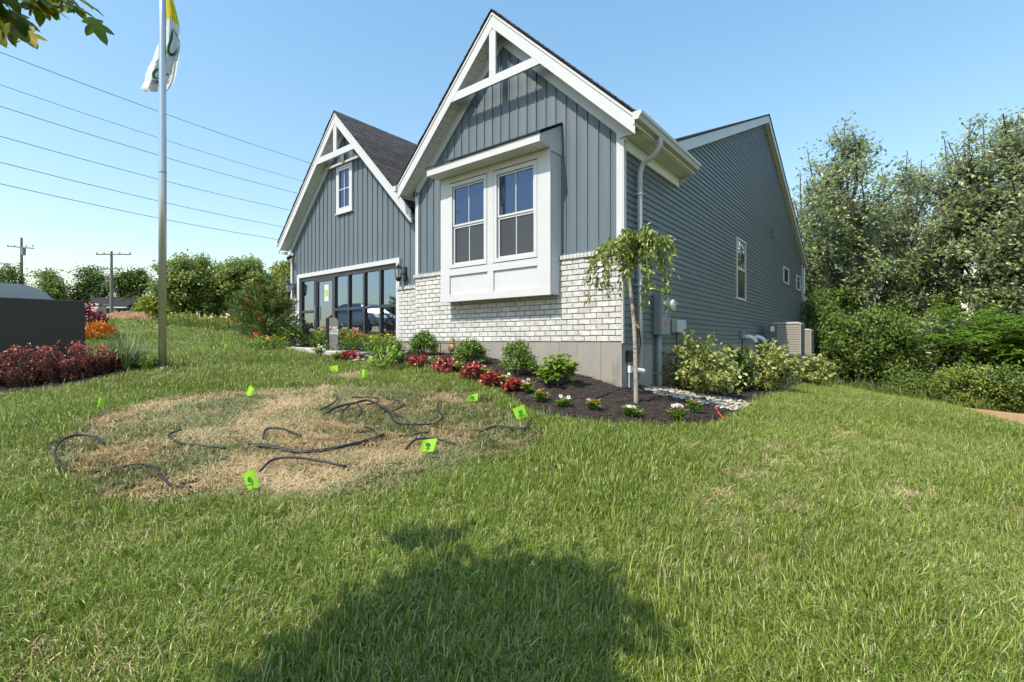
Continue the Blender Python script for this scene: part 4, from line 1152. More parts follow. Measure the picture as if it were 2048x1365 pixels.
LM['barb'] = leafmat('barberry_leaf', (.060, .050, .034), (.26, .065, .055), (.78, .24, .19), .28, .4)
LM['strap'] = leafmat('strap_leaf', (0.108, 0.171, 0.025), (0.180, 0.253, 0.040), (0.276, 0.341, 0.080), .25, .35)
LM['stripe'] = leafmat('pale_striped_blade', (.16, .24, .08), (.30, .37, .17), (.46, .50, .30), .25, .4)
LM['cherry'] = leafmat('cherry_leaf', (0.117, 0.172, 0.027), (0.215, 0.278, 0.045), (0.390, 0.432, 0.090), .3, .3, spec=.55)
LM['maple'] = leafmat('maple_leaf', (.075, .135, .012), (.16, .215, .018), (.42, .36, .02), .42, .4)
LM['orange'] = leafmat('orange_shrub_leaf', (.40, .10, .01), (.65, .22, .012), (.75, .33, .03), .25, .5)
LM['burg'] = leafmat('burgundy_leaf', (.12, .012, .02), (.26, .03, .05), (.40, .07, .09), .25, .4)
LM['weed'] = leafmat('tall_weed', (.08, .13, .02), (.15, .20, .035), (.24, .27, .07), .3, .5)
def petal(name, c): LM[name] = leafmat(name, c, c, c3(c, 1.1), .25, .5)
petal('hot_pink', (.80, .03, .16)); petal('pale_pink', (.85, .45, .50)); petal('petal_white', (.82, .80, .78)); petal('petal_red', (.75, .02, .02)); petal('petal_orange', (.80, .20, .02)); petal('petal_yellow', (.80, .62, .05))

def leaves_obj(name, parent, mat, c, ax, nr, ln, wd, tone, rich=False, fold=.18, droop=.15):
    v, f, t = leaf_arrays(c, ax, nr, ln, wd, tone, rich, fold, droop)
    return link(name, npmesh(name, v, f, tone=t), mat, parent)

def skeleton(g, H, cr, cz, ch, nl, nt_, lean=(0, 0), tz=.8, spread=1.0):
    """trunk, limbs, twigs as point lists (local, base at the origin); crown an uneven ellipsoid"""
    tr = [Vector((0, 0, -.3))]
    for i in range(1, 7):
        t = i / 6 * tz
        tr.append(Vector((lean[0] * t * H + g.normal(0, .02 * H * t), lean[1] * t * H + g.normal(0, .02 * H * t), t * H)))
    trc = catmull(tr, 4)
    limbs, twigs = [], []
    for i in range(nl):
        st = trc[int(len(trc) * g.uniform(.22, .98)) - 1]
        d = nrm(g.normal(size=3)); d[2] = d[2] * .8 + .15
        rad = g.uniform(.55, 1.0) ** .6
        e = Vector((lean[0] * H * .8 + d[0] * cr * rad, lean[1] * H * .8 + d[1] * cr * rad, cz + d[2] * ch * rad))
        if e.z < .06 * H: e.z = .06 * H + abs(e.z) * .3
        m = st.lerp(e, .5) + Vector((g.normal(0, .06) * cr, g.normal(0, .06) * cr, .10 * cr))
        lb = catmull([st, m, e], 5); limbs.append(lb)
        for k in range(nt_):
            s = lb[int(len(lb) * g.uniform(.35, 1)) - 1]
            q = nrm(g.normal(size=3)) * cr * g.uniform(.15, .38) * spread
            twigs.append(catmull([s, s + Vector(q) * .5 + Vector((0, 0, .04 * cr)), s + Vector(q)], 3))
    return trc, limbs, twigs

def tree(name, label, cat, base, H, cr, cz, ch, nl, nt_, nleaf, ll, sig, mat, seed, group=None, r0=.16, lean=(0, 0), bark=None, tz=.8, rich=False, wl=.55, droop_ax=-.25, wind=None, keep=None):
    g = G_(seed)
    t = tag(empty(name, base), label, cat, group)
    tr, limbs, twigs = skeleton(g, H, cr, cz, ch, nl, nt_, lean, tz)
    m = MB(); n = len(tr)
    m.tube(tr, list(np.linspace(r0, r0 * .25, n)), 7)
    for lb in limbs: m.tube(lb, list(np.linspace(r0 * .32, r0 * .07, len(lb))), 5, False)
    for tw in twigs: m.tube(tw, list(np.linspace(r0 * .08, r0 * .03, len(tw))), 3, False)
    m.build("trunk", bark or M['bark'], t)
    cs = np.array([tuple(p) for tw in twigs for p in tw[len(tw) // 3:]])
    if len(limbs): cs = np.concatenate([cs, np.array([tuple(p) for lb in limbs for p in lb[-3:]])])
    dens = g.uniform(.35, 1.0, len(cs)) ** 1.5; dens /= dens.sum()
    pick = g.choice(len(cs), nleaf, p=dens)
    c = cs[pick] + g.normal(0, sig, (nleaf, 3)) * np.array([1, 1, .75])
    if keep is not None: c = c[keep(c)]
    k = len(c)
    out = c - np.array([lean[0] * H * .6, lean[1] * H * .6, cz]); out = nrm(out)
    ax = nrm(g.normal(size=(k, 3)) + out * .5 + np.array([0, 0, droop_ax]))
    if wind is not None: ax = nrm(ax + np.array(wind))
    nr = nrm(g.normal(size=(k, 3)) * .62 + np.array([0, 0, .35]) + out * .3 + SUNV * .75)
    s = ll * g.uniform(.65, 1.25, k)
    leaves_obj("crown", t, mat, c, ax, nr, s, s * wl, np.clip(g.normal(.5, .24, k), 0, 1), rich)
    return t

# ---- wood behind the house on the right
RT = "big trees along the right of the plot"
def rtree(u, Y, vt, cr, seed, label, n=16000, ll=.20, mat=None, nl=34, sig=.24, hh=None):
    b = onpx(u, Y); top = (V0 - vt) / F * Y; H = (top - b.z) * 1.05
    return tree("broadleaf_tree", label, "tree", b, H, cr * 1.15, H * .53, H * .51, nl, 7, int(n * 1.05), ll, sig, mat or LM['oak'], seed, RT, r0=.02 * H, lean=(G_(seed).normal(0, .03), G_(seed + 1).normal(0, .03)), wind=(.55, .35, .1), tz=.86)
rtree(1612, 31, 372, 2.6, 21, "windblown tree showing just past the rear corner of the house", 8000)
rtree(1628, 27, 440, 2.4, 29, "lower tree close behind the rear corner of the house", 8000, mat=LM['bushy'])
rtree(1655, 26, 335, 2.3, 30, "slim tree leaning between the house corner and the tall pale leaved tree", 8000)
rtree(1700, 23, 252, 2.7, 22, "tall pale leaved tree nearest the house, with a rounded top", 13000)
rtree(1800, 25, 305, 2.6, 23, "tree in the middle of the right wood with sky gaps below its crown", 11000)
rtree(1890, 22, 270, 2.4, 24, "tall thin crowned tree right of the sky gap", 11000)
rtree(1990, 21.5, 236, 2.5, 25, "tallest tree of the right wood, near the picture edge", 13000)
rtree(2095, 19, 250, 2.4, 26, "tree cut by the right picture edge", 9000)
UG = "wild shrubs under the trees on the right"
def wild(u, Y, vt, cr, seed, label, n=7000, mat=None, ll=.13, sig=.17):
    b = onpx(u, Y); H = (V0 - vt) / F * Y - b.z
    return tree("wild_shrub", label, "shrub", b, H, cr, H * .44, H * .56, 30, 6, int(n * 1.2), ll, sig, mat or LM['bushy'], seed, UG, r0=.05, tz=.6)
wild(1632, 21.5, 560, 1.5, 31, "wild shrub right behind the air conditioners", 8000)
wild(1690, 19.0, 600, 1.6, 32, "dense wild shrub below the tall pale leaved tree", 8000, None, .13, .17)
wild(1760, 18.6, 600, 1.5, 33, "low wild shrub at the end of the lawn, left of the dark gap", 7000)
wild(1815, 19.5, 585, 1.6, 34, "tall wild shrub in the middle of the undergrowth", 7000, LM['mid'], .13, .17)
wild(1880, 18.4, 610, 1.4, 35, "wild shrub left of the feathery tree's trunk", 6000, LM['oak'], .18, .2)
wild(1950, 18.8, 622, 1.6, 36, "wild shrub beneath the feathery bright green tree", 8000)
wild(2030, 17.4, 612, 1.5, 37, "wild shrub at the picture edge behind the dirt track", 8000)
wild(1720, 22.5, 520, 1.9, 38, "wild shrub climbing up between the first two trees", 8000, None, .15, .18)
wild(1860, 22.5, 540, 2.0, 39, "wild shrub climbing up behind the feathery tree", 9000)
wild(1980, 21, 560, 2.0, 40, "wild shrub filling the dark behind the feathery tree", 9000)

wild(1935, 15.6, 735, 1.1, 41, "low leafy shrub in front of the feathery tree, beside the dirt track", 4500, LM['mid'], .09, .12)
wild(2010, 15.2, 728, 1.2, 42, "low leafy shrub behind the dirt track near the picture edge", 4500, None, .09, .12)
wild(1840, 16.2, 745, 1.1, 43, "low leafy shrub at the crest of the lawn", 4500, None, .09, .12)

# feathery bright green tree: compound leaves in drooping sprays
def feathery(u, Y, vt, cr, seed, label):
    g = G_(seed); b = onpx(u, Y); H = (V0 - vt) / F * Y - b.z
    t = tag(empty("feathery_tree", b), label, "tree")
    tr, limbs, twigs = skeleton(g, H, cr, H * .62, H * .32, 34, 6, (.0, .0), .6)
    m = MB(); m.tube(tr, list(np.linspace(.11, .03, len(tr))), 7)
    for lb in limbs: m.tube(lb, list(np.linspace(.035, .008, len(lb))), 5, False)
    m.build("trunk", M['bark'], t)
    C, A, Nn = [], [], []
    for tw in twigs:
        for _ in range(4):
            s = np.array(tw[g.integers(0, len(tw))]); a = g.uniform(0, 6.28); d = np.array([math.cos(a), math.sin(a), .1]); L = g.uniform(.3, .55)
            for k in range(11):
                q = k / 10; p = s + d * L * q + np.array([0, 0, -.35 * L * q * q]); sd = np.cross(d, [0, 0, 1])
                for sg in (-1, 1):
                    C.append(p); A.append(sd * sg + d * .5 + np.array([0, 0, -.25])); Nn.append(np.array([0, 0, 1.]) + g.normal(0, .2, 3))
    C, A, Nn = map(np.array, (C, A, Nn)); k = len(C); s = g.uniform(.09, .15, k)
    leaves_obj("crown", t, LM['bright'], C, A, Nn, s, s * .38, np.clip(g.normal(.5, .25, k), 0, 1))
feathery(1965, 17.6, 575, 2.5, 51, "feathery bright green tree with drooping compound leaves at the wood's edge")
feathery(2068, 16.6, 590, 2.2, 52, "second feathery bright green tree half out of the picture")

# ---- hedgerow and far trees on the left
HG = "hedgerow trees between flagpole and garage"
def ltree(u, Y, vt, cr, seed, label, mat, n=7000, ll=.17, sig=.15, nl=26, grp=HG, cz=.46, ch=.52):
    b = onpx(u, Y); H = ((V0 - vt) / F * Y - b.z) * 1.13
    return tree("hedgerow_tree" if grp == HG else "distant_tree", label, "tree", b, H, cr, H * cz, H * ch, nl, 6, n, ll, sig, mat, seed, grp, r0=.02 * H, tz=.8)
ltree(352, 24, 517, 1.2, 61, "young hedgerow tree directly behind the flagpole's right side", LM['mid'], 8000)
ltree(405, 24.5, 514, 1.4, 62, "second hedgerow tree from the flagpole, pale green", LM['mid'], 9000)
ltree(462, 25, 520, 1.5, 63, "hedgerow tree in the middle of the row", LM['mid'], 9000)
ltree(516, 25.5, 522, 1.5, 64, "hedgerow tree left of the conifer", LM['mid'], 9000)
ltree(566, 28, 530, 1.5, 65, "yellow green hedgerow tree touching the garage eave", LM['yellow'], 8000)
ltree(434, 27.5, 532, 1.4, 67, "fuller hedgerow tree filling in behind the second and third", LM['mid'], 8000)
ltree(492, 28, 534, 1.5, 68, "fuller hedgerow tree filling in left of the conifer tip", LM['mid'], 8000)
ltree(545, 27, 536, 1.4, 69, "hedgerow tree filling in right above the conifer", LM['mid'], 8000)
ltree(378, 27.5, 534, 1.3, 60, "hedgerow tree filling in behind the first two", LM['mid'], 7000)
ltree(318, 26, 585, .9, 66, "small yellow green sapling just left of the flagpole", LM['yellow'], 4000)
for k, (u, Y, vt, s_, lab) in enumerate([(430, 23, 648, 1.0, "low yellow green bush under the hedgerow, nearest the flagpole"), (480, 22.5, 652, 1.0, "low yellow green bush under the middle of the hedgerow"), (545, 22, 648, 1.1, "low bush behind the conifer"), (365, 23.5, 640, .9, "low bush at the foot of the first hedgerow tree")]):
    ltree(u, Y, vt, s_, 70 + k, lab, LM['yellow'] if k < 2 else LM['mid'], 4500, .12, .16)
FT = "distant trees on the far left hill"
ltree(265, 66, 542, 2.7, 81, "dark rounded distant tree right of the utility pole with two crossarms", LM['far'], 8000, .34, .45, 24, FT)
ltree(183, 68, 534, 2.6, 82, "dark distant tree left of the utility pole with two crossarms", LM['far'], 7000, .34, .45, 24, FT)
ltree(96, 64, 546, 2.2, 83, "lighter distant tree above the end of the silver panel", LM['mid'], 6000, .32, .42, 22, FT)
ltree(14, 60, 536, 2.0, 84, "distant tree at the left picture edge", LM['far'], 5000, .3, .4, 22, FT)
ltree(140, 80, 605, 2.2, 85, "distant tree low between its two bigger neighbours", LM['far'], 5000, .34, .45, 20, FT)
ltree(228, 82, 612, 2.2, 86, "distant tree low behind the utility pole", LM['far'], 5000, .34, .45, 20, FT)
ltree(50, 82, 600, 2.2, 87, "distant tree behind the single crossarm pole", LM['far'], 5000, .34, .45, 20, FT)
ltree(300, 58, 612, 1.6, 88, "distant tree beside the flagpole's left side", LM['far'], 5000, .3, .4, 20, FT)

# low dark house and brick gate pier far left
p = onpx(212, 62); t = tag(empty("distant_house", p, TH), "low dark house far behind the dirt mound", "house")
MB().box(-2.6, 2.6, 0, 4, -.5, 1.5).build("wall", pmat('dark_wall', (.06, .06, .065), .8, .1, 2), t)
MB().prism([(-3, -.3, 1.4), (3, -.3, 1.4), (3, 2, 2.7), (-3, 2, 2.7)], (0, .0, .12)).build("roof", M['edge'], t)
MB().box(-2.7, 2.9, -.35, -.25, 1.25, 1.42).build("fascia", M['white'], t)
for q in (-1.4, .6): MB().box(q, q + .8, -.03, .01, .3, 1.1).build("window", M['glass'], t)
p = onpx(184, 24); t = tag(empty("brick_pier", p, TH), "pale brick gate pier with flat cap behind the burgundy shrub", "pier")
MB().box(-.35, .30, 0, .5, -.3, .82).build("shaft", M['brick'], t)
MB().box(-.42, .37, -.06, .56, .822, .89).build("cap", M['label'], t)

# ---- conifer beside the garage
p = gpx(530, 697); sc_ = 1 / pxm(p)
t = tag(empty("conifer", p), "feathery young conifer with browned sprays left of the garage", "conifer")
g = G_(91); Hc = 130 * sc_; C, A, Nn, Tn, Bf = [], [], [], [], []
m = MB(); m.tube([(0, 0, -.1), (.02, 0, Hc * .5), (.05, .02, Hc * .95)], [.035, .025, .006], 6)
for k in range(120):
    z0 = Hc * g.uniform(.02, .88); a = g.uniform(0, 6.28); L = (.62 * Hc) * (1 - z0 / Hc) ** .7 * g.uniform(.65, 1.05) + .06
    d = np.array([math.cos(a), math.sin(a), 0]); up = g.uniform(.35, .75)
    brown = g.random() < .09
    pts = [np.array([0, 0, z0]) + d * L * q + np.array([0, 0, L * up * q ** 1.3]) for q in np.linspace(0, 1, 7)]
    m.tube(pts, [.008] * 7, 3, False)
    for q in range(55):
        f_ = g.uniform(.2, 1); i = min(5, int(f_ * 6)); P = pts[i] + (pts[i + 1] - pts[i]) * (f_ * 6 - i)
        C.append(P + g.normal(0, .025, 3)); A.append(d * .6 + np.array([0, 0, .75]) + g.normal(0, .45, 3)); Nn.append(g.normal(size=3)); Tn.append(np.clip(g.normal(.5, .25), 0, 1)); Bf.append(brown and f_ > .5)
m.build("trunk", M['bark'], t)
C, A, Nn, Tn, Bf = map(np.array, (C, A, Nn, Tn, Bf))
for msk, nm, mt in ((~Bf, "foliage", LM['conifer']), (Bf, "browned_foliage", LM['brown'])):
    s = g.uniform(.07, .14, msk.sum()); leaves_obj(nm, t, mt, C[msk], A[msk], Nn[msk], s, s * .2, Tn[msk])

# ---- shrubs in the bed
def dome(name, label, cat, p, w_, h_, n, ll, mat, seed, group=None, wl=.6, rich=False, spikes=0, up=.55, stem=True, shell=.55, flat=0.0):
    """rounded shrub: leaves through an uneven ellipsoid with upright shoots"""
    g = G_(seed); t = tag(empty(name, p), label, cat, group)
    nc = 60; cd = nrm(g.normal(size=(nc, 3))); cd[:, 2] = np.abs(cd[:, 2]) * 1.45 - .45
    cen = cd * np.array([w_ / 2, w_ / 2, h_ * .55]) * g.uniform(.55, 1.0, (nc, 1)) + np.array([0, 0, h_ * .42])
    i = g.integers(0, nc, n)
    c = cen[i] + g.normal(0, 1, (n, 3)) * np.array([w_ * .09, w_ * .09, h_ * .08])
    if spikes:
        sp = []
        for _ in range(spikes):
            a, r_ = g.uniform(0, 6.28), g.uniform(0, .42) * w_; b0 = np.array([math.cos(a) * r_, math.sin(a) * r_, h_ * (.80 - .5 * (r_ / w_))])
            L = h_ * g.uniform(.14, .30); d = np.array([math.cos(a) * .3, math.sin(a) * .3, 1])
            for q in np.linspace(0, 1, 16): sp.append(b0 + d * L * q + g.normal(0, ll * .25, 3))
        c = np.concatenate([c, np.array(sp)])
    c = c[c[:, 2] > .012]
    k = len(c); out = nrm(c - np.array([0, 0, h_ * .3]))
    ax = nrm(out * .7 + g.normal(size=(k, 3)) * .6 + np.array([0, 0, up])); nr = nrm(out * .5 + g.normal(size=(k, 3)) * .45 + np.array([0, 0, .4 + flat]) + SUNV * .45)
    s = ll * g.uniform(.7, 1.2, k)
    leaves_obj("foliage", t, mat, c, ax, nr, s, s * wl, np.clip(g.normal(.5, .24, k), 0, 1), rich)
    if stem:
        m = MB()
        for _ in range(9):
            e = Vector(cen[g.integers(0, nc)]); m.tube(catmull([(g.normal(0, .015), g.normal(0, .015), -.04), e * .5 + Vector((0, 0, .02)), e], 3), [.008] * 7, 4, False)
        m.build("stem", M['bark'], t)
    return t
ML = Vector((0, 0, MULCH_LIFT - .01))
def bp(u, v): return gpx(u, v) + ML
BX = "clipped boxwoods along the foundation"
for (u, v, w_, h_, sd, lab) in ((848, 716, 48, 46, 1, "boxwood beside the gas regulator, farthest of the three boxwoods"), (941, 737, 54, 54, 2, "middle boxwood with tall stray shoots"), (1038, 757, 62, 68, 3, "boxwood next to the large leaved hydrangea")):
    p = bp(u, v); k = 1 / pxm(p)
    dome("boxwood", lab, "shrub", p, w_ * k * 1.02, h_ * k, 4200, .036, LM['box'], 100 + sd, BX, spikes=26)
p = bp(1113, 776); k = 1 / pxm(p)
g = G_(111); t = tag(empty("hydrangea", p), "lime green hydrangea with large leaves before the concrete foundation", "shrub")
C, A, Nn = [], [], []; m = MB(); W, Hh = 92 * k, 70 * k
for _ in range(34):
    a = g.uniform(0, 6.28); r_ = math.sqrt(g.random()) * .48 * W; e = np.array([math.cos(a) * r_, math.sin(a) * r_, Hh * (g.uniform(.35, .95) * (1 - .5 * (r_ / W * 2) ** 2) + .05)])
    m.tube(catmull([(0, 0, -.03), tuple(e * .5 * np.array([1.1, 1.1, .9])), tuple(e)], 3), [.006] * 7, 4, False)
    for lv in range(3):
        q = e * (1 - .13 * lv); a0 = g.uniform(0, 6.28)
        for s in range(4):
            b = a0 + s * math.pi / 2; C.append(q + g.normal(0, .008, 3)); A.append([math.cos(b), math.sin(b), g.uniform(.0, .8) - .25 * lv]); Nn.append([0, 0, 1] + g.normal(0, .3, 3))
C, A, Nn = map(np.array, (C, A, Nn)); s = g.uniform(.07, .125, len(C))
leaves_obj("foliage", t, LM['hydra'], C, A, Nn, s, s * .62, np.clip(g.normal(.5, .25, len(C)), 0, 1), True, .12, .22); m.build("stem", M['bark'], t)

# bedding plants
def flower(m, c, d, r_):
    d = Vector(d).normalized(); a = d.cross(Vector((.3, .9, .1))).normalized(); b = d.cross(a)
    for q in range(5):
        t0 = q * 6.283 / 5; e = a * math.cos(t0) + b * math.sin(t0); s = a * -math.sin(t0) + b * math.cos(t0)
        m.poly([c + e * r_ * .1, c + e * r_ * .75 + s * r_ * .42, c + e * r_ + d * .003, c + e * r_ * .75 - s * r_ * .42])
def bedding(u, v, w_, h_, kind, seed, label, blooms=(), grp="bedding plants along the mulch edge"):
    p = bp(u, v); k = 1 / pxm(p); g = G_(seed)
    if kind == 'begonia':
        t = dome("begonia", label, "flower", p, w_ * k, h_ * k, 330, .055, LM['begonia'], seed, grp, .8, True, 0, .1, True, flat=.5)
    else:
        t = tag(empty("vinca", p), label, "flower", grp); C, A, Nn = [], [], []; m = MB()
        for _ in range(11):
            a = g.uniform(0, 6.28); r_ = math.sqrt(g.random()) * .5 * w_ * k; e = np.array([math.cos(a) * r_, math.sin(a) * r_, h_ * k * g.uniform(.35, .85)])
            m.tube([(0, 0, -.02), tuple(e * .5), tuple(e)], .003, 4, False)
            for lv in range(4):
                q = e * (1 - .2 * lv); a0 = g.uniform(0, 6.28)
                for s in range(3): b = a0 + s * 2.1; C.append(q); A.append([math.cos(b), math.sin(b), g.uniform(.1, .9)]); Nn.append([0, 0, 1] + g.normal(0, .25, 3))
        C, A, Nn = map(np.array, (C, A, Nn)); s = g.uniform(.05, .085, len(C))
        leaves_obj("foliage", t, LM['vinca'], C, A, Nn, s, s * .42, np.clip(g.normal(.5, .25, len(C)), 0, 1), True); m.build("stem", LM['vinca'], t)
    toc = Vector((CAMP[0] - p.x, CAMP[1] - p.y, 0)).normalized()
    for (mat, n) in blooms:
        m = MB()
        for _ in range(n):
            a = g.uniform(0, 6.28); r_ = math.sqrt(g.random()) * .4 * w_ * k
            c = Vector((math.cos(a) * r_, math.sin(a) * r_, h_ * k * g.uniform(.75, 1.0)))
            flower(m, c, toc * .7 + Vector((g.normal(0, .3), g.normal(0, .3), .8)), .028)
        m.build("blossom", LM[mat], t, smooth=False)
    return t
bedding(836, 738, 40, 24, 'begonia', 201, "red begonia in front of the farthest boxwood")
bedding(892, 748, 46, 26, 'begonia', 202, "red begonia between the farthest and the middle boxwood")
bedding(947, 763, 46, 32, 'begonia', 203, "red begonia just below the middle boxwood")
bedding(985, 777, 44, 28, 'begonia', 204, "coppery red begonia left of the boxwood by the hydrangea")
bedding(1027, 790, 36, 26, 'begonia', 205, "nearest red begonia with a hot pink bloom", (('hot_pink', 2),))
bedding(700, 722, 40, 14, 'begonia', 206, "low red begonia beside the visitor sign")
bedding(864, 739, 26, 22, 'vinca', 211, "small vinca between the first two begonias", (('pale_pink', 2),))
bedding(917, 751, 30, 24, 'vinca', 212, "small vinca between the second and third begonia", (('petal_white', 2),))
bedding(970, 765, 28, 26, 'vinca', 213, "vinca with one raised pink bloom between red begonias", (('hot_pink', 1),))
bedding(1011, 778, 32, 24, 'vinca', 214, "vinca with white blooms next to the coppery begonia", (('petal_white', 3),))
bedding(1055, 795, 30, 30, 'vinca', 215, "pale pink vinca touching the nearest begonia", (('pale_pink', 3),))
bedding(1080, 812, 30, 28, 'vinca', 216, "vinca with a single hot pink bloom below the hydrangea", (('hot_pink', 2),))
bedding(1127, 824, 28, 24, 'vinca', 217, "vinca with white buds where the cable crosses the mulch", (('petal_white', 2),))
bedding(1186, 832, 30, 26, 'vinca', 218, "vinca with red and pink blooms left of the weeping tree", (('petal_red', 2), ('pale_pink', 1)))
bedding(1264, 843, 40, 26, 'vinca', 219, "bushy vinca with white blooms in front of the weeping tree trunk", (('petal_white', 4),))
bedding(1354, 850, 36, 34, 'vinca', 220, "pale pink vinca at the front corner of the mulch", (('pale_pink', 4), ('petal_white', 2)))
bedding(1388, 834, 28, 30, 'vinca', 221, "vinca nearest the river stone strip", (('hot_pink', 1),))
bedding(801, 729, 26, 22, 'vinca', 222, "plain green vinca at the end of the pale stones")
bedding(672, 727, 26, 20, 'vinca', 223, "small light green plant at the foot of the visitor sign")
bedding(640, 715, 34, 22, 'vinca', 224, "leafy green plant with white blooms left of the visitor sign", (('petal_white', 3),))

# strap leaved clumps, roses and yellow flowers before the glazed front
def straps(p, R_, L, n, wd, mat, seed, label, cat="plant", group=None, name="daylily", blooms=()):
    g = G_(seed); t = tag(empty(name, p), label, cat, group); V3, F3, T3 = [], [], []
    for _ in range(n):
        a = g.uniform(0, 6.28); d = np.array([math.cos(a), math.sin(a), 0]); sd = np.array([-math.sin(a), math.cos(a), 0]); b0 = d * g.uniform(0, R_ * .35); l = L * g.uniform(.6, 1.1); sp = g.uniform(.25, .95); tn = np.clip(g.normal(.5, .25), 0, 1)
        i0 = len(V3)
        for q in np.linspace(0, 1, 6):
            c = b0 + d * l * sp * q ** 1.2 * .8 + np.array([0, 0, l * (q * 1.05 - sp * .75 * q ** 2.4)]); hw = wd * (1 - q ** 3) * .5 + .0005
            V3 += [c - sd * hw, c + sd * hw]; T3 += [tn, tn]
        for j in range(5): F3.append((i0 + 2*j, i0 + 2*j+1, i0 + 2*j+3, i0 + 2*j+2))
    link("foliage", npmesh("foliage", np.array(V3), F3, tone=T3), mat, t)
    for (bm, k, zz) in blooms:
        m = MB()
        for _ in range(k):
            a = g.uniform(0, 6.28); r_ = g.uniform(0, R_); c = Vector((math.cos(a) * r_, math.sin(a) * r_, zz * g.uniform(.85, 1.1)))
            for _2 in range(2): flower(m, c, (g.normal(), g.normal(), .6), .05)
        m.build("blossom", LM[bm], t)
    return t
GB = "plants in the bed before the glazed front"
_row = [(612, 703, 'd', "strap leaved clump nearest the house number pier"), (632, 706, 'd', "strap leaved clump before the glazed door's side pane"), (652, 700, 'r', "pink rose bush left of the visitor sign"), (690, 700, 'r', "pink rose bush right of the visitor sign"), (703, 706, 'd', "striped strap leaved clump right of the visitor sign"), (722, 702, 'o', "orange flowering clump in the middle of the garage bed"), (743, 704, 'd', "strap leaved clump left of the yellow flowers"), (766, 701, 'y', "yellow flowering clump before the last panes"), (788, 703, 'd', "strap leaved clump against the brick corner")]
for k, (u, v, kd, lab) in enumerate(_row):
    yy = -.62 - .28 * (k % 2); p = Vector((sx(u, yy), yy, 0)); p.z = ht(p.x, p.y) + .04
    if kd == 'd': straps(p, .32, .40, 150, .022, LM['strap'] if k % 2 else LM['stripe'], 300 + k, lab, group=GB)
    elif kd == 'r':
        t = dome("rose_bush", lab, "shrub", p, .8, .46, 800, .06, LM['vinca'], 300 + k, GB, .6, False); m = MB(); g = G_(k)
        for _ in range(11):
            c = Vector((g.normal(0, .25), g.normal(0, .25), .38 + g.uniform(0, .10)))
            for _2 in range(2): flower(m, c, (g.normal(), g.normal(), .5), .045)
        m.build("blossom", LM['hot_pink' if u > 660 else 'pale_pink'], t)
    else:
        t = dome("flowering_clump", lab, "flower", p, .8, .36, 750, .055, LM['vinca'], 300 + k, GB, .4, False, 6); m = MB(); g = G_(k)
        for _ in range(30):
            c = Vector((g.normal(0, .26), g.normal(0, .26), .29 + g.uniform(0, .10))); flower(m, c, (g.normal(0, .5), g.normal(0, .5), 1), .032)
        m.build("blossom", LM['petal_yellow' if kd == 'y' else 'petal_orange'], t)
p = Vector((sx(766, -1.75), -1.75, 0)); p.z = ht(p.x, p.y) + .04
t = dome("broad_leaf_plant", "light green broad leaved plant before the yellow flowers", "plant", p, .5, .36, 150, .11, LM['hydra'], 330, GB, .4, True, 0, .6)
for k, (u, v, w_, h_, lab) in enumerate(((578, 700, .7, .62, "dark green rounded shrub at the foot of the house number pier"), (556, 690, .6, .7, "mid green shrub between conifer and house number pier"))):
    p = gpx(u, v); dome("small_shrub", lab, "shrub", p, w_, h_, 2600, .05, LM['box' if k == 0 else 'bushy'], 340 + k, None, spikes=10)
for k, (u, v, c, lab) in enumerate(((508, 702, 'petal_red', "red flowering plant at the conifer's left foot"), (528, 705, 'petal_orange', "orange flowering plant at the conifer's foot"), (552, 703, 'petal_yellow', "yellow flowering plant between conifer and walk"))):
    p = gpx(u, v); t = dome("flowering_plant", lab, "flower", p, .55, .30, 420, .05, LM['vinca'], 350 + k, "flowers at the foot of the conifer", .4); m = MB(); g = G_(360 + k)
    for _ in range(7): flower(m, Vector((g.normal(0, .2), g.normal(0, .15), .26 + g.uniform(0, .12))), (g.normal(0, .5), g.normal(0, .5), 1), .036)
    m.build("blossom", LM[c], t)

# variegated shrubs on the long side
VG = "pale variegated shrubs along the side wall"
def fan(u, v, w_, h_, n, ll, seed, label, mat):
    p = bp(u, v); k = 1 / pxm(p); g = G_(seed); t = tag(empty("variegated_shrub", p), label, "shrub", VG); m = MB(); C, A, Nn = [], [], []
    W, Hh = w_ * k, h_ * k
    for _ in range(78):
        a = g.uniform(0, 6.28); rr = math.sqrt(g.random()) * .52 * W; e = np.array([math.cos(a) * rr, math.sin(a) * rr, Hh * (g.uniform(.45, 1.0) - .35 * (rr / W * 2) ** 2)])
        pts = catmull([(g.normal(0, .03), g.normal(0, .03), -.05), (e[0] * .45, e[1] * .45, e[2] * .6), tuple(e)], 6)
        m.tube(pts, list(np.linspace(.008, .003, len(pts))), 4, False)
        for _2 in range(n):
            q = pts[int(len(pts) * (g.uniform(.28, 1.0))) - 1]; C.append(np.array(q) + g.normal(0, .035, 3)); A.append(g.normal(0, .7, 3) + np.array([math.cos(a) * .5, math.sin(a) * .5, .25])); Nn.append(g.normal(0, .45, 3) + np.array([0, 0, 1]))
    C, A, Nn = map(np.array, (C, A, Nn)); msk = C[:, 2] > .05; C, A, Nn = C[msk], A[msk], Nn[msk]; s = ll * g.uniform(.6, 1.15, len(C))
    leaves_obj("foliage", t, mat, C, A, Nn, s, s * .78, np.clip(g.normal(.5, .27, len(C)), 0, 1), True, .1, .1); m.build("stem", M['bark'], t)
fan(1394, 792, 172, 136, 64, .082, 401, "largest variegated shrub with round leaves beside the cable box", LM['varieg'])
fan(1468, 786, 80, 100, 45, .062, 402, "darker variegated shrub squeezed between its two neighbours", LM['bushy'])
fan(1532, 786, 138, 106, 60, .082, 403, "variegated shrub below the white pipe elbows", LM['varieg'])
fan(1624, 773, 84, 72, 42, .09, 404, "variegated shrub at the far end of the mulch bed", LM['varieg'])

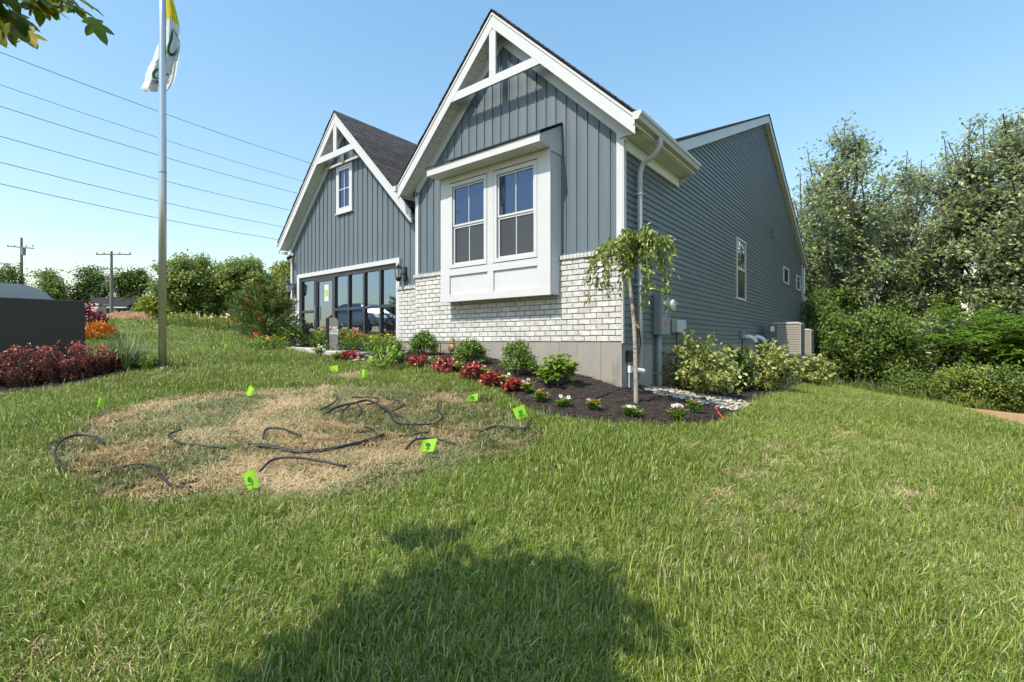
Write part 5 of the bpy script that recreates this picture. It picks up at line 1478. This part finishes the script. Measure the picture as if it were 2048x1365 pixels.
# weeping cherry
p = bp(1272, 812); k = 1 / pxm(p); g = G_(421)
t = tag(empty("weeping_tree", p, TH), "slender weeping tree with drooping branches at the house corner", "tree")
tp = [(0, 0, -.1), (-.005, 0, .5), (-.03, .0, 1.1), (-.085, 0, 1.62), (-.10, 0, 1.85)]
m = MB(); m.tube(catmull(tp, 5), list(np.linspace(.032, .018, 21)), 9); C, A, Nn = [], [], []
br = [(-.62, .05, 1.42, 2.12), (-.5, -.2, 1.25, 2.16), (-.36, .25, 1.45, 2.22), (-.30, -.3, 1.62, 2.25), (.0, .35, 1.55, 2.24), (.06, -.3, 1.35, 2.24), (.28, .2, 1.5, 2.3), (.47, .0, 1.98, 2.22), (.45, -.2, 1.60, 2.18), (.36, -.1, 1.35, 2.2), (.25, .3, 1.2, 2.16), (.12, .0, 1.25, 2.22), (-.15, .1, 1.3, 2.2), (-.45, .1, 1.7, 2.2), (-.7, -.05, 1.22, 2.02), (.40, -.12, 1.18, 2.1), (-.2, -.25, 1.5, 2.28), (.18, -.28, 1.75, 2.3)]
for (x, y, ze, zt_) in br:
    ze += .08; x *= .88
    s0 = Vector((-.10, 0, g.uniform(1.6, 1.86)))
    pts = catmull([s0, Vector((x * .35 - .06, y * .4, zt_ - .06)), Vector((x * .75 - .03, y * .8, zt_ - .05)), Vector((x, y, (zt_ + ze) / 2 + .08)), Vector((x + g.normal(0, .05), y, ze))], 8)
    m.tube(pts, list(np.linspace(.008, .002, len(pts))), 5, False)
    for _ in range(150):
        q = np.array(pts[int(len(pts) * g.uniform(.12, 1)) - 1]); C.append(q + g.normal(0, .03, 3)); A.append(g.normal(0, .5, 3) + np.array([x * .6, y * .6, -.75])); Nn.append(g.normal(0, .6, 3) + np.array([0, -.3, .7]))
m.build("trunk", M['cherrybark'], t, smooth=True)
C, A, Nn = map(np.array, (C, A, Nn)); s = g.uniform(.05, .09, len(C))
leaves_obj("crown", t, LM['cherry'], C, A, Nn, s, s * .38, np.clip(g.normal(.5, .26, len(C)), 0, 1), True, .15, .2)

# ---- shrub bed before the monument sign
BB = "red barberries before the dark sign"
def barberry(u, v, w_, h_, seed, label):
    p = gpx(u, v); k = 1 / pxm(p); g = G_(seed); t = tag(empty("barberry", p), label, "shrub", BB); m = MB(); C, A, Nn, T = [], [], [], []
    W, Hh = w_ * k, h_ * k
    for _ in range(70):
        a = g.uniform(0, 6.28); rr = math.sqrt(g.random()) * .55 * W; e = np.array([math.cos(a) * rr, math.sin(a) * rr, Hh * (g.uniform(.25, .85) if g.random() < .78 else g.uniform(.9, 1.45))])
        pts = catmull([(e[0] * .3, e[1] * .3, -.03), (e[0] * .6, e[1] * .6, e[2] * .7), tuple(e)], 5); m.tube(pts, [.004] * len(pts), 3, False)
        for _2 in range(48):
            f_ = g.uniform(.1, 1); q = np.array(pts[int(len(pts) * f_) - 1]); C.append(q + g.normal(0, .022, 3)); A.append(g.normal(0, .7, 3) + np.array([0, 0, .4])); Nn.append(g.normal(0, .6, 3) + np.array([0, 0, .8])); T.append(np.clip(.08 + .8 * f_ ** 2.6 * (e[2] / Hh) + g.normal(0, .16), 0, 1))
    C, A, Nn, T = map(np.array, (C, A, Nn, T)); s = g.uniform(.022, .042, len(C))
    leaves_obj("foliage", t, LM['barb'], C, A, Nn, s, s * .6, T); m.build("stem", M['bark'], t)
barberry(-20, 776, 90, 62, 501, "red barberry cut by the left picture edge")
barberry(50, 775, 96, 64, 502, "large red barberry with tall shoots at the middle of the sign")
barberry(120, 768, 92, 60, 503, "red barberry towards the right end of the sign")
barberry(185, 757, 70, 52, 504, "red barberry at the sign's right corner")
barberry(222, 748, 44, 36, 505, "smallest red barberry next to the pale ornamental grass")
p = gpx(250, 742); straps(p, .26, .72, 260, .018, LM['stripe'], 511, "pale striped ornamental grass between barberries and flagpole", "grass", None, "ornamental_grass")
p = gpx(298, 742); straps(p, .24, .34, 120, .028, LM['strap'], 512, "low bright green clump at the flagpole's foot", "plant", None, "green_clump")
p = gpx(196, 683); dome("orange_shrub", "orange shrub behind the right end of the dark sign", "shrub", p, .60, .38, 1200, .05, LM['orange'], 513, None, .6)
p = gpx(178, 676); dome("burgundy_shrub", "burgundy shrub above the orange shrub behind the sign", "shrub", p, .65, .72, 500, .10, LM['burg'], 514, None, .5)
_sb = [tuple(gpx(u, v)[:2]) for u, v in [(-60, 790), (60, 788), (140, 778), (215, 760), (270, 748), (325, 744), (330, 738), (260, 735), (190, 735), (150, 740), (-60, 750)]]
tag(sheet("sign_bed", _sb, .06, .03, .05, 6, M['mulch']), "dark mulch under the barberries by the sign", kind="structure")
SIGNBED = _sb

# ---- young maple just left of the camera: one spray of it hangs into the picture, its crown shades the near lawn
def maple_template():
    pr = []
    lob = [(0, 1.0), (50, .80), (-50, .80), (105, .50), (-105, .50)]
    for i in range(36):
        a = i * 10 - 180; r_ = .30
        for (c, l) in lob:
            d = abs((a - c + 180) % 360 - 180); r_ = max(r_, l * max(0, 1 - d / 38) ** .62 if d < 38 else 0)
        pr.append((math.sin(math.radians(a)) * r_ * .95, math.cos(math.radians(a)) * r_))
    return np.array([(0, 0)] + pr)
MT = maple_template()
def maple_leaves(name, parent, c, ax, nr, size, tone):
    ax = nrm(ax); nr = nrm(nr - ax * (nr * ax).sum(1, keepdims=True)); sd = np.cross(ax, nr); K = len(MT)
    v = c[:, None, :] + size[:, None, None] * (sd[:, None, :] * MT[None, :, 0:1] + ax[:, None, :] * MT[None, :, 1:2] - nr[:, None, :] * (.35 * (MT[None, :, 0:1] ** 2) + .2 * MT[None, :, 1:2] ** 2))
    i = np.arange(len(c))[:, None] * K; tri = np.array([[0, q, q % 36 + 1] for q in range(1, 37)])
    f = (i[:, :, None] + tri[None, :, :]).reshape(-1, 3)
    return link(name, npmesh(name, v.reshape(-1, 3), f, tone=np.repeat(tone, K)), LM['maple'], parent)
b = cw(-2.9, -.25); b.z = ht(b.x, b.y); g = G_(601)
mt = tag(empty("maple_tree", b, TH), "young maple whose leaves hang into the upper left corner", "tree")   # local x = right, y = ahead of the camera
z0 = -b.z
def L_(X, Y, Z): return Vector((X + 2.9, Y + .25, Z + z0))
m = MB(); tr = [Vector((0, 0, -.2)), Vector((.02, .0, 1.2)), L_(-2.75, -.1, 1.0), L_(-2.5, .05, 2.2), L_(-2.3, .1, 3.2)]
m.tube(catmull(tr, 4), list(np.linspace(.06, .02, 17)), 8); C, A, Nn = [], [], []
ends = []
for _ in range(34):
    d = nrm(g.normal(size=3)) * g.uniform(.55, 1.0); ends.append((-1.97 + .60 * d[0], .40 + .66 * d[1], 2.15 + .75 * d[2]))
ends += [(-1.8, .95, 1.7), (-1.75, 1.2, 1.5), (-1.9, 1.05, 1.9), (-1.62, 1.05, 1.85), (-1.85, 1.35, 1.55)]
for e in ends:
    s = L_(-2.7 + .4 * (e[2] - 1) / 2, -.05, min(max(e[2] - .7, .7), 2.8)); pts = catmull([s, s.lerp(L_(*e), .55) + Vector((0, 0, .12)), L_(*e)], 4)
    m.tube(pts, list(np.linspace(.016, .004, len(pts))), 5, False)
    for _ in range(210):
        q = pts[int(len(pts) * g.uniform(.5, 1)) - 1]; C.append(np.array(q) + g.normal(0, .12, 3)); A.append(g.normal(0, .6, 3) + np.array([.1, .1, -.7])); Nn.append(g.normal(0, .5, 3) + np.array([0, 0, 1]))
C, A, Nn = map(np.array, (C, A, Nn))
cam_ = C - np.array(L_(0, 0, 0)); vis = (cam_[:, 1] > .2) & (cam_[:, 0] > -1.12 * cam_[:, 1]) & (cam_[:, 2] < .76 * cam_[:, 1]) & (cam_[:, 2] > -1.2)
C, A, Nn = C[~vis], A[~vis], Nn[~vis]
spray = [(-45, 20), (-10, 10), (10, -5), (25, 25), (-5, 45), (40, 10), (55, -15), (60, 15), (80, -5), (95, 8), (110, -15), (20, -30), (70, -35), (100, -40), (-30, 55), (-60, 40), (-80, 0), (125, -25), (45, -40), (-40, -20), (0, 5), (30, 0), (85, -25), (15, 30)]
Yl = 1.75; br_ = catmull([L_(-2.4, .6, 1.5), L_(-2.1, 1.2, 1.45), L_(-1.85, 1.6, 1.36), L_(-1.62, 1.78, 1.25)], 5); m.tube(br_, list(np.linspace(.012, .003, len(br_))), 5, False)
c2 = np.array([tuple(L_((u * .8 - 45 - U0) / F * (Yl + g.normal(0, .08)), Yl + g.normal(0, .08), (V0 - v + 12) / F * Yl)) for u, v in spray for _ in range(3)])
a2 = np.array([.75, -.1, -.75]) + g.normal(0, .38, (len(c2), 3)); n2 = g.normal(0, .5, (len(c2), 3)) + np.array([.3, -.6, .6])
C = np.concatenate([C, c2]); A = np.concatenate([A, a2]); Nn = np.concatenate([Nn, n2])
maple_leaves("crown", mt, C, A, Nn, g.uniform(.07, .10, len(C)), np.clip(g.normal(.42, .28, len(C)), 0, 1)); m.build("trunk", M['bark'], mt)
# ---------------------------------------------------------------- lawn grass
M['grass'] = leafmat('grass_blade', (.100, .172, .016), (.218, .295, .037), (.43, .47, .125), .22, .38, spec=.45, noise_shift=.6, dry=(.54, .47, .27))
M['deadgrass'] = leafmat('straw_blade', (.40, .285, .14), (.62, .475, .26), (.78, .65, .42), .22, .6, spec=.3, noise_shift=.3)
M['greygrass'] = leafmat('dull_blade', (.140, .168, .062), (.245, .268, .100), (.45, .42, .21), .2, .5, spec=.3, noise_shift=.4)

def clump(name, n, rad, h0, h1, wd, lean0, lean1, mat, seed, drytip=0.0):
    g = G_(seed); V3, F3, T3 = [], [], []
    for _ in range(n):
        a = g.uniform(0, 6.283); r_ = rad * math.sqrt(g.random()); b0 = np.array([math.cos(a) * r_, math.sin(a) * r_, -.01])
        a2 = g.uniform(0, 6.283); d = np.array([math.cos(a2), math.sin(a2), 0]); h = g.uniform(h0, h1) * (1.55 if g.random() < .05 else 1.0); ln = g.uniform(lean0, lean1); w_ = wd * g.uniform(.7, 1.3)
        tw = a2 + math.pi / 2 + g.normal(0, .5); s = np.array([math.cos(tw), math.sin(tw), 0]) * w_ * .5
        tn = float(np.clip(g.normal(.45, .27), 0, .86)) if g.random() > drytip else .97
        p = [b0, b0 + d * h * .22 * ln + np.array([0, 0, h * .42 * (1 - .25 * ln)]), b0 + d * h * .55 * ln + np.array([0, 0, h * .78 * (1 - .38 * ln)]), b0 + d * h * 1.0 * ln + np.array([0, 0, h * (1 - .62 * ln)])]
        i0 = len(V3)
        V3 += [p[0] - s * .8, p[0] + s * .8, p[1] - s, p[1] + s, p[2] - s * .75, p[2] + s * .75, p[3]]; T3 += [tn] * 7
        F3 += [(i0, i0+1, i0+3), (i0, i0+3, i0+2), (i0+2, i0+3, i0+5), (i0+2, i0+5, i0+4), (i0+4, i0+5, i0+6)]
    me = npmesh(name, np.array(V3), F3, tone=T3); me.materials.append(mat)
    return bpy.data.objects.new(name, me)

def scatter(name, label, pts, rz, scl, protos, seed):
    g = G_(seed); n = len(pts); pts = np.asarray(pts); lean = 12.0 * fbm(pts[:, 0] * .7 + 3, pts[:, 1] * .7, 77, 3)      # the lie of the grass swirls from place to place
    me = bpy.data.meshes.new(name); me.vertices.add(n); me.vertices.foreach_set("co", np.asarray(pts, np.float32).ravel())
    a = me.attributes.new("rot", 'FLOAT_VECTOR', 'POINT'); a.data.foreach_set("vector", np.column_stack([-np.sin(lean - rz) * .16 + g.normal(0, .10, n), np.cos(lean - rz) * .16 + g.normal(0, .10, n), rz]).astype(np.float32).ravel())
    a = me.attributes.new("scl", 'FLOAT_VECTOR', 'POINT'); a.data.foreach_set("vector", np.asarray(scl, np.float32).ravel())
    a = me.attributes.new("pick", 'INT', 'POINT'); a.data.foreach_set("value", g.integers(0, len(protos), n).astype(np.int32))
    o = link(name, me); tag(o, label, kind="stuff")
    ng = bpy.data.node_groups.new(name + "_nodes", 'GeometryNodeTree')
    ng.interface.new_socket("Geometry", in_out='INPUT', socket_type='NodeSocketGeometry'); ng.interface.new_socket("Geometry", in_out='OUTPUT', socket_type='NodeSocketGeometry')
    nd = ng.nodes; gi = nd.new("NodeGroupInput"); go = nd.new("NodeGroupOutput"); ip = nd.new("GeometryNodeInstanceOnPoints"); jn = nd.new("GeometryNodeJoinGeometry")
    for pr in protos:
        oi = nd.new("GeometryNodeObjectInfo"); oi.inputs[0].default_value = pr; g2 = nd.new("GeometryNodeGeometryToInstance")
        ng.links.new(oi.outputs["Geometry"], g2.inputs[0]); ng.links.new(g2.outputs[0], jn.inputs[0])
    def attr(nm, ty):
        q = nd.new("GeometryNodeInputNamedAttribute"); q.data_type = ty; q.inputs["Name"].default_value = nm; return q.outputs["Attribute"]
    ng.links.new(gi.outputs[0], ip.inputs["Points"]); ng.links.new(jn.outputs[0], ip.inputs["Instance"]); ip.inputs["Pick Instance"].default_value = True
    ng.links.new(attr("pick", 'INT'), ip.inputs["Instance Index"]); ng.links.new(attr("rot", 'FLOAT_VECTOR'), ip.inputs["Rotation"]); ng.links.new(attr("scl", 'FLOAT_VECTOR'), ip.inputs["Scale"])
    ng.links.new(ip.outputs[0], go.inputs[0])
    md = o.modifiers.new("scatter", 'NODES'); md.node_group = ng
    return o

def field(n, y0, y1, pw, seed, xl=1.16, xr=1.16):
    g = G_(seed); t = g.random(n)
    Y = (y0 ** pw + (y1 ** pw - y0 ** pw) * t) ** (1 / pw)
    X = g.uniform(-1, 1, n) * (1.16 * Y + 1.0)
    return CAMP[0] + CT * X - ST * Y, CAMP[1] + ST * X + CT * Y, Y

def blocked(x, y):
    b = inpoly(x, y, BED) | inpoly(x, y, SIGNBED) | inpoly(x, y, _dp) | inpoly(x, y, STRIP2)
    b |= (x > -10.9) & (x < .05) & (y > .1) & (y < 18.4)
    b |= (y > -1.70) & (y < -.9) & (x > -8.9) & (x < -4.9)
    return b
def patchmask(x, y):
    d = np.zeros(x.shape)
    for P in (PATCH, PATCH2):
        acc = np.zeros(x.shape)
        for (ox, oy) in ((0, 0), (.12, 0), (-.12, 0), (0, .12), (0, -.12), (.22, .1), (-.22, -.1), (.1, -.22), (-.1, .22)): acc += inpoly(x + ox, y + oy, P)
        d = np.maximum(d, acc / 9)
    return d
# near and middle lawn
x, y, Y = field(34000, 1.3, 16.5, .95, 701)
ok = ~blocked(x, y); x, y, Y = x[ok], y[ok], Y[ok]
pm = patchmask(x, y) + 1.9 * (fbm(x * 1.2, y * 1.2, 31, 4) - .52) * (patchmask(x, y) > 0)
inner = fbm(x * 2.0 + 40, y * 2.0, 33, 3)
g = G_(702)
dead = (pm > .45) & (inner < .555 + .09 * g.normal(size=len(x)))
dull = (pm > .22) & ~dead
thin = (fbm(x * .8, y * .8, 37, 3) > .63) & (g.random(len(x)) < .30) & ~dead & ~dull
green = ~dead & ~dull & ~thin
z = hts(x, y)
hv = .72 + .62 * fbm(x * .9, y * .9, 35, 3)
def sc3(s, k): return np.column_stack([k, k, k * s])
PG = [clump("grass_clump", 100, .115, .035, .12, .0042, .10, 1.1, M['grass'], 710 + i, .08) for i in range(6)]
PD = [clump("straw_clump", 60, .11, .05, .10, .0055, .75, 1.25, M['deadgrass'], 720 + i) for i in range(4)]
PU = [clump("dull_clump", 52, .105, .05, .11, .0058, .45, 1.15, M['greygrass'], 730 + i, .22) for i in range(4)]
k = g.uniform(.85, 1.2, len(x)) * np.clip(.86 + Y * .025, .9, 1.3)
rz = g.uniform(0, 6.283, len(x)); P3 = np.column_stack([x, y, z])
scatter("lawn_grass", "short green lawn grass all around the house", P3[green], rz[green], sc3(hv, k)[green], PG, 1)
scatter("dead_grass", "straw coloured patch of dead grass", P3[dead | thin], rz[dead | thin], sc3(np.full(len(x), .85), k)[dead | thin], PD, 2)
scatter("dull_grass", "grey green half dead grass around the straw patch", P3[dull], rz[dull], sc3(np.full(len(x), .9), k)[dull], PU, 3)
# farther lawn on the left hill and over the crest
x, y, Y = field(9000, 15, 42, 1.3, 741)
X = CT * (x - CAMP[0]) + ST * (y - CAMP[1])
ok = ~blocked(x, y) & ((X < -4) | (Y < 24)); x, y, Y = x[ok], y[ok], Y[ok]
PF = [clump("far_grass_clump", 70, .26, .08, .15, .018, .15, .9, M['grass'], 750 + i, .10) for i in range(4)]
scatter("far_lawn", "mown green grass on the far slope", np.column_stack([x, y, hts(x, y)]), g.uniform(0, 6.283, len(x)), np.repeat(g.uniform(.9, 1.5, (len(x), 1)), 3, 1), PF, 4)
# tall weeds along the hedgerow and by the dirt track
wx, wy = [], []
for u in np.linspace(330, 520, 190):
    p = onpx(u + g.normal(0, 4), 21.0 + g.normal(0, .7) + (420 - u) * .006); wx.append(p.x); wy.append(p.y)
for _ in range(260):
    q = cw(g.uniform(10.5, 20), g.uniform(14.8, 17.5)); wx.append(q.x); wy.append(q.y)
wx, wy = np.array(wx), np.array(wy)
PW_ = [clump("weed_clump", 40, .22, .25, .60, .018, .1, .8, LM['weed'], 760 + i) for i in range(3)]
scatter("tall_weeds", "tall yellowish weeds along the wood and hedgerow edge", np.column_stack([wx, wy, hts(wx, wy)]), g.uniform(0, 6.283, len(wx)), np.repeat(g.uniform(.6, 1.2, (len(wx), 1)), 3, 1), PW_, 5)
# loose chips on the mulch
P = np.array(BED); cxx = g.uniform(P[:, 0].min(), P[:, 0].max(), 26000); cyy = g.uniform(P[:, 1].min(), 8.0, 26000)
ok = inpoly(cxx, cyy, BED) & ~inpoly(cxx, cyy, STRIP) & ~inpoly(cxx, cyy, STRIP2); cxx, cyy = cxx[ok], cyy[ok]
PC = []
for i in range(4):
    gg = random.Random(i); m = MB(); a, b, c = gg.uniform(.012, .03), gg.uniform(.004, .009), gg.uniform(.003, .006); m.box(-a, a, -b, b, -c, c)
    m.v = [(p[0] + gg.uniform(-.003, .003), p[1] + gg.uniform(-.003, .003), p[2] + gg.uniform(-.002, .002)) for p in m.v]
    me = m.mesh("chip"); me.materials.append(M['chip']); PC.append(bpy.data.objects.new("chip", me))
zz = hts(cxx, cyy) + MULCH_LIFT + .06 * (fbm(cxx * 7, cyy * 7, 3, 4) - .35) + .004
o = scatter("mulch_chips", "loose dark bark chips on the planting bed", np.column_stack([cxx, cyy, zz]), g.uniform(0, 6.283, len(cxx)), np.repeat(g.uniform(.5, 1.3, (len(cxx), 1)), 3, 1), PC, 6)
# ---------------------------------------------------------------- street side, seen only in the panes
_c = Vector((-21.6, -9.6, 0)); _c.z = ht(_c.x, _c.y)
_q = [(-60, -13.5), (12, -13.5), (12, -19.5), (-60, -19.5)]
car = tag(empty("parked_suv", _c), "silver sport utility car reflected in the glazed front", "car")
cs = pmat('silver_paint', (.42, .44, .46), .28, .03, 3, metal=.6)
prof = [(-2.45, .38), (-2.5, .75), (-2.38, 1.0), (-2.2, 1.12), (-1.75, 1.62), (-1.2, 1.72), (.3, 1.70), (.75, 1.55), (1.25, 1.12), (2.15, .98), (2.42, .80), (2.45, .40)]
m = MB(); rows = []
for yy, sc_, top in ((-.92, 1.0, .0), (-.80, 1.0, .0), (.80, 1.0, .0), (.92, 1.0, .0)): pass
side = []
for s in (-1, 1):
    side.append([Vector((x, s * (.93 if z < 1.05 else .93 - .24 * (z - 1.05) / .6), z)) for x, z in prof])
n = len(prof)
m.v = [tuple(p) for p in side[0]] + [tuple(p) for p in side[1]]
m.f = [tuple(range(n)), tuple(range(2 * n - 1, n - 1, -1))] + [(i, i + n, (i + 1) % n + n, (i + 1) % n) for i in range(n)]
m.build("body", cs, car)
for s in (-1, 1):
    def W(pts, nm, mat):
        MB().poly([(x, s * (.935 - .24 * max(0, z - 1.05) / .6 + .006), z) for x, z in (pts if s < 0 else pts[::-1])]).build(nm, mat, car)
    W([(-2.0, 1.14), (-1.15, 1.14), (-1.15, 1.58), (-1.66, 1.56)], "side_window", M['shopglass'])
    W([(-1.05, 1.14), (-.05, 1.14), (-.05, 1.60), (-1.05, 1.60)], "side_window", M['shopglass'])
    W([(.05, 1.14), (1.05, 1.14), (.68, 1.48), (.25, 1.59), (.05, 1.60)], "side_window", M['shopglass'])
    W([(-2.47, .80), (-2.0, .86), (-2.0, 1.0), (-2.36, 1.0)], "tail_lamp", M['labelred'])
    W([(1.95, .82), (2.40, .78), (2.2, .92), (1.95, .96)], "headlight", M['label'])
    for x in (-1.5, 1.5):
        MB().lathe([(.36, -.10), (.37, 0), (.36, .10)], (x, s * .86, .36), 20, 'y').build("wheel", M['rubber'], car)
        MB().lathe([(.22, -.115), (.20, .115)], (x, s * .86, .36), 12, 'y').build("rim", M['alu'], car)
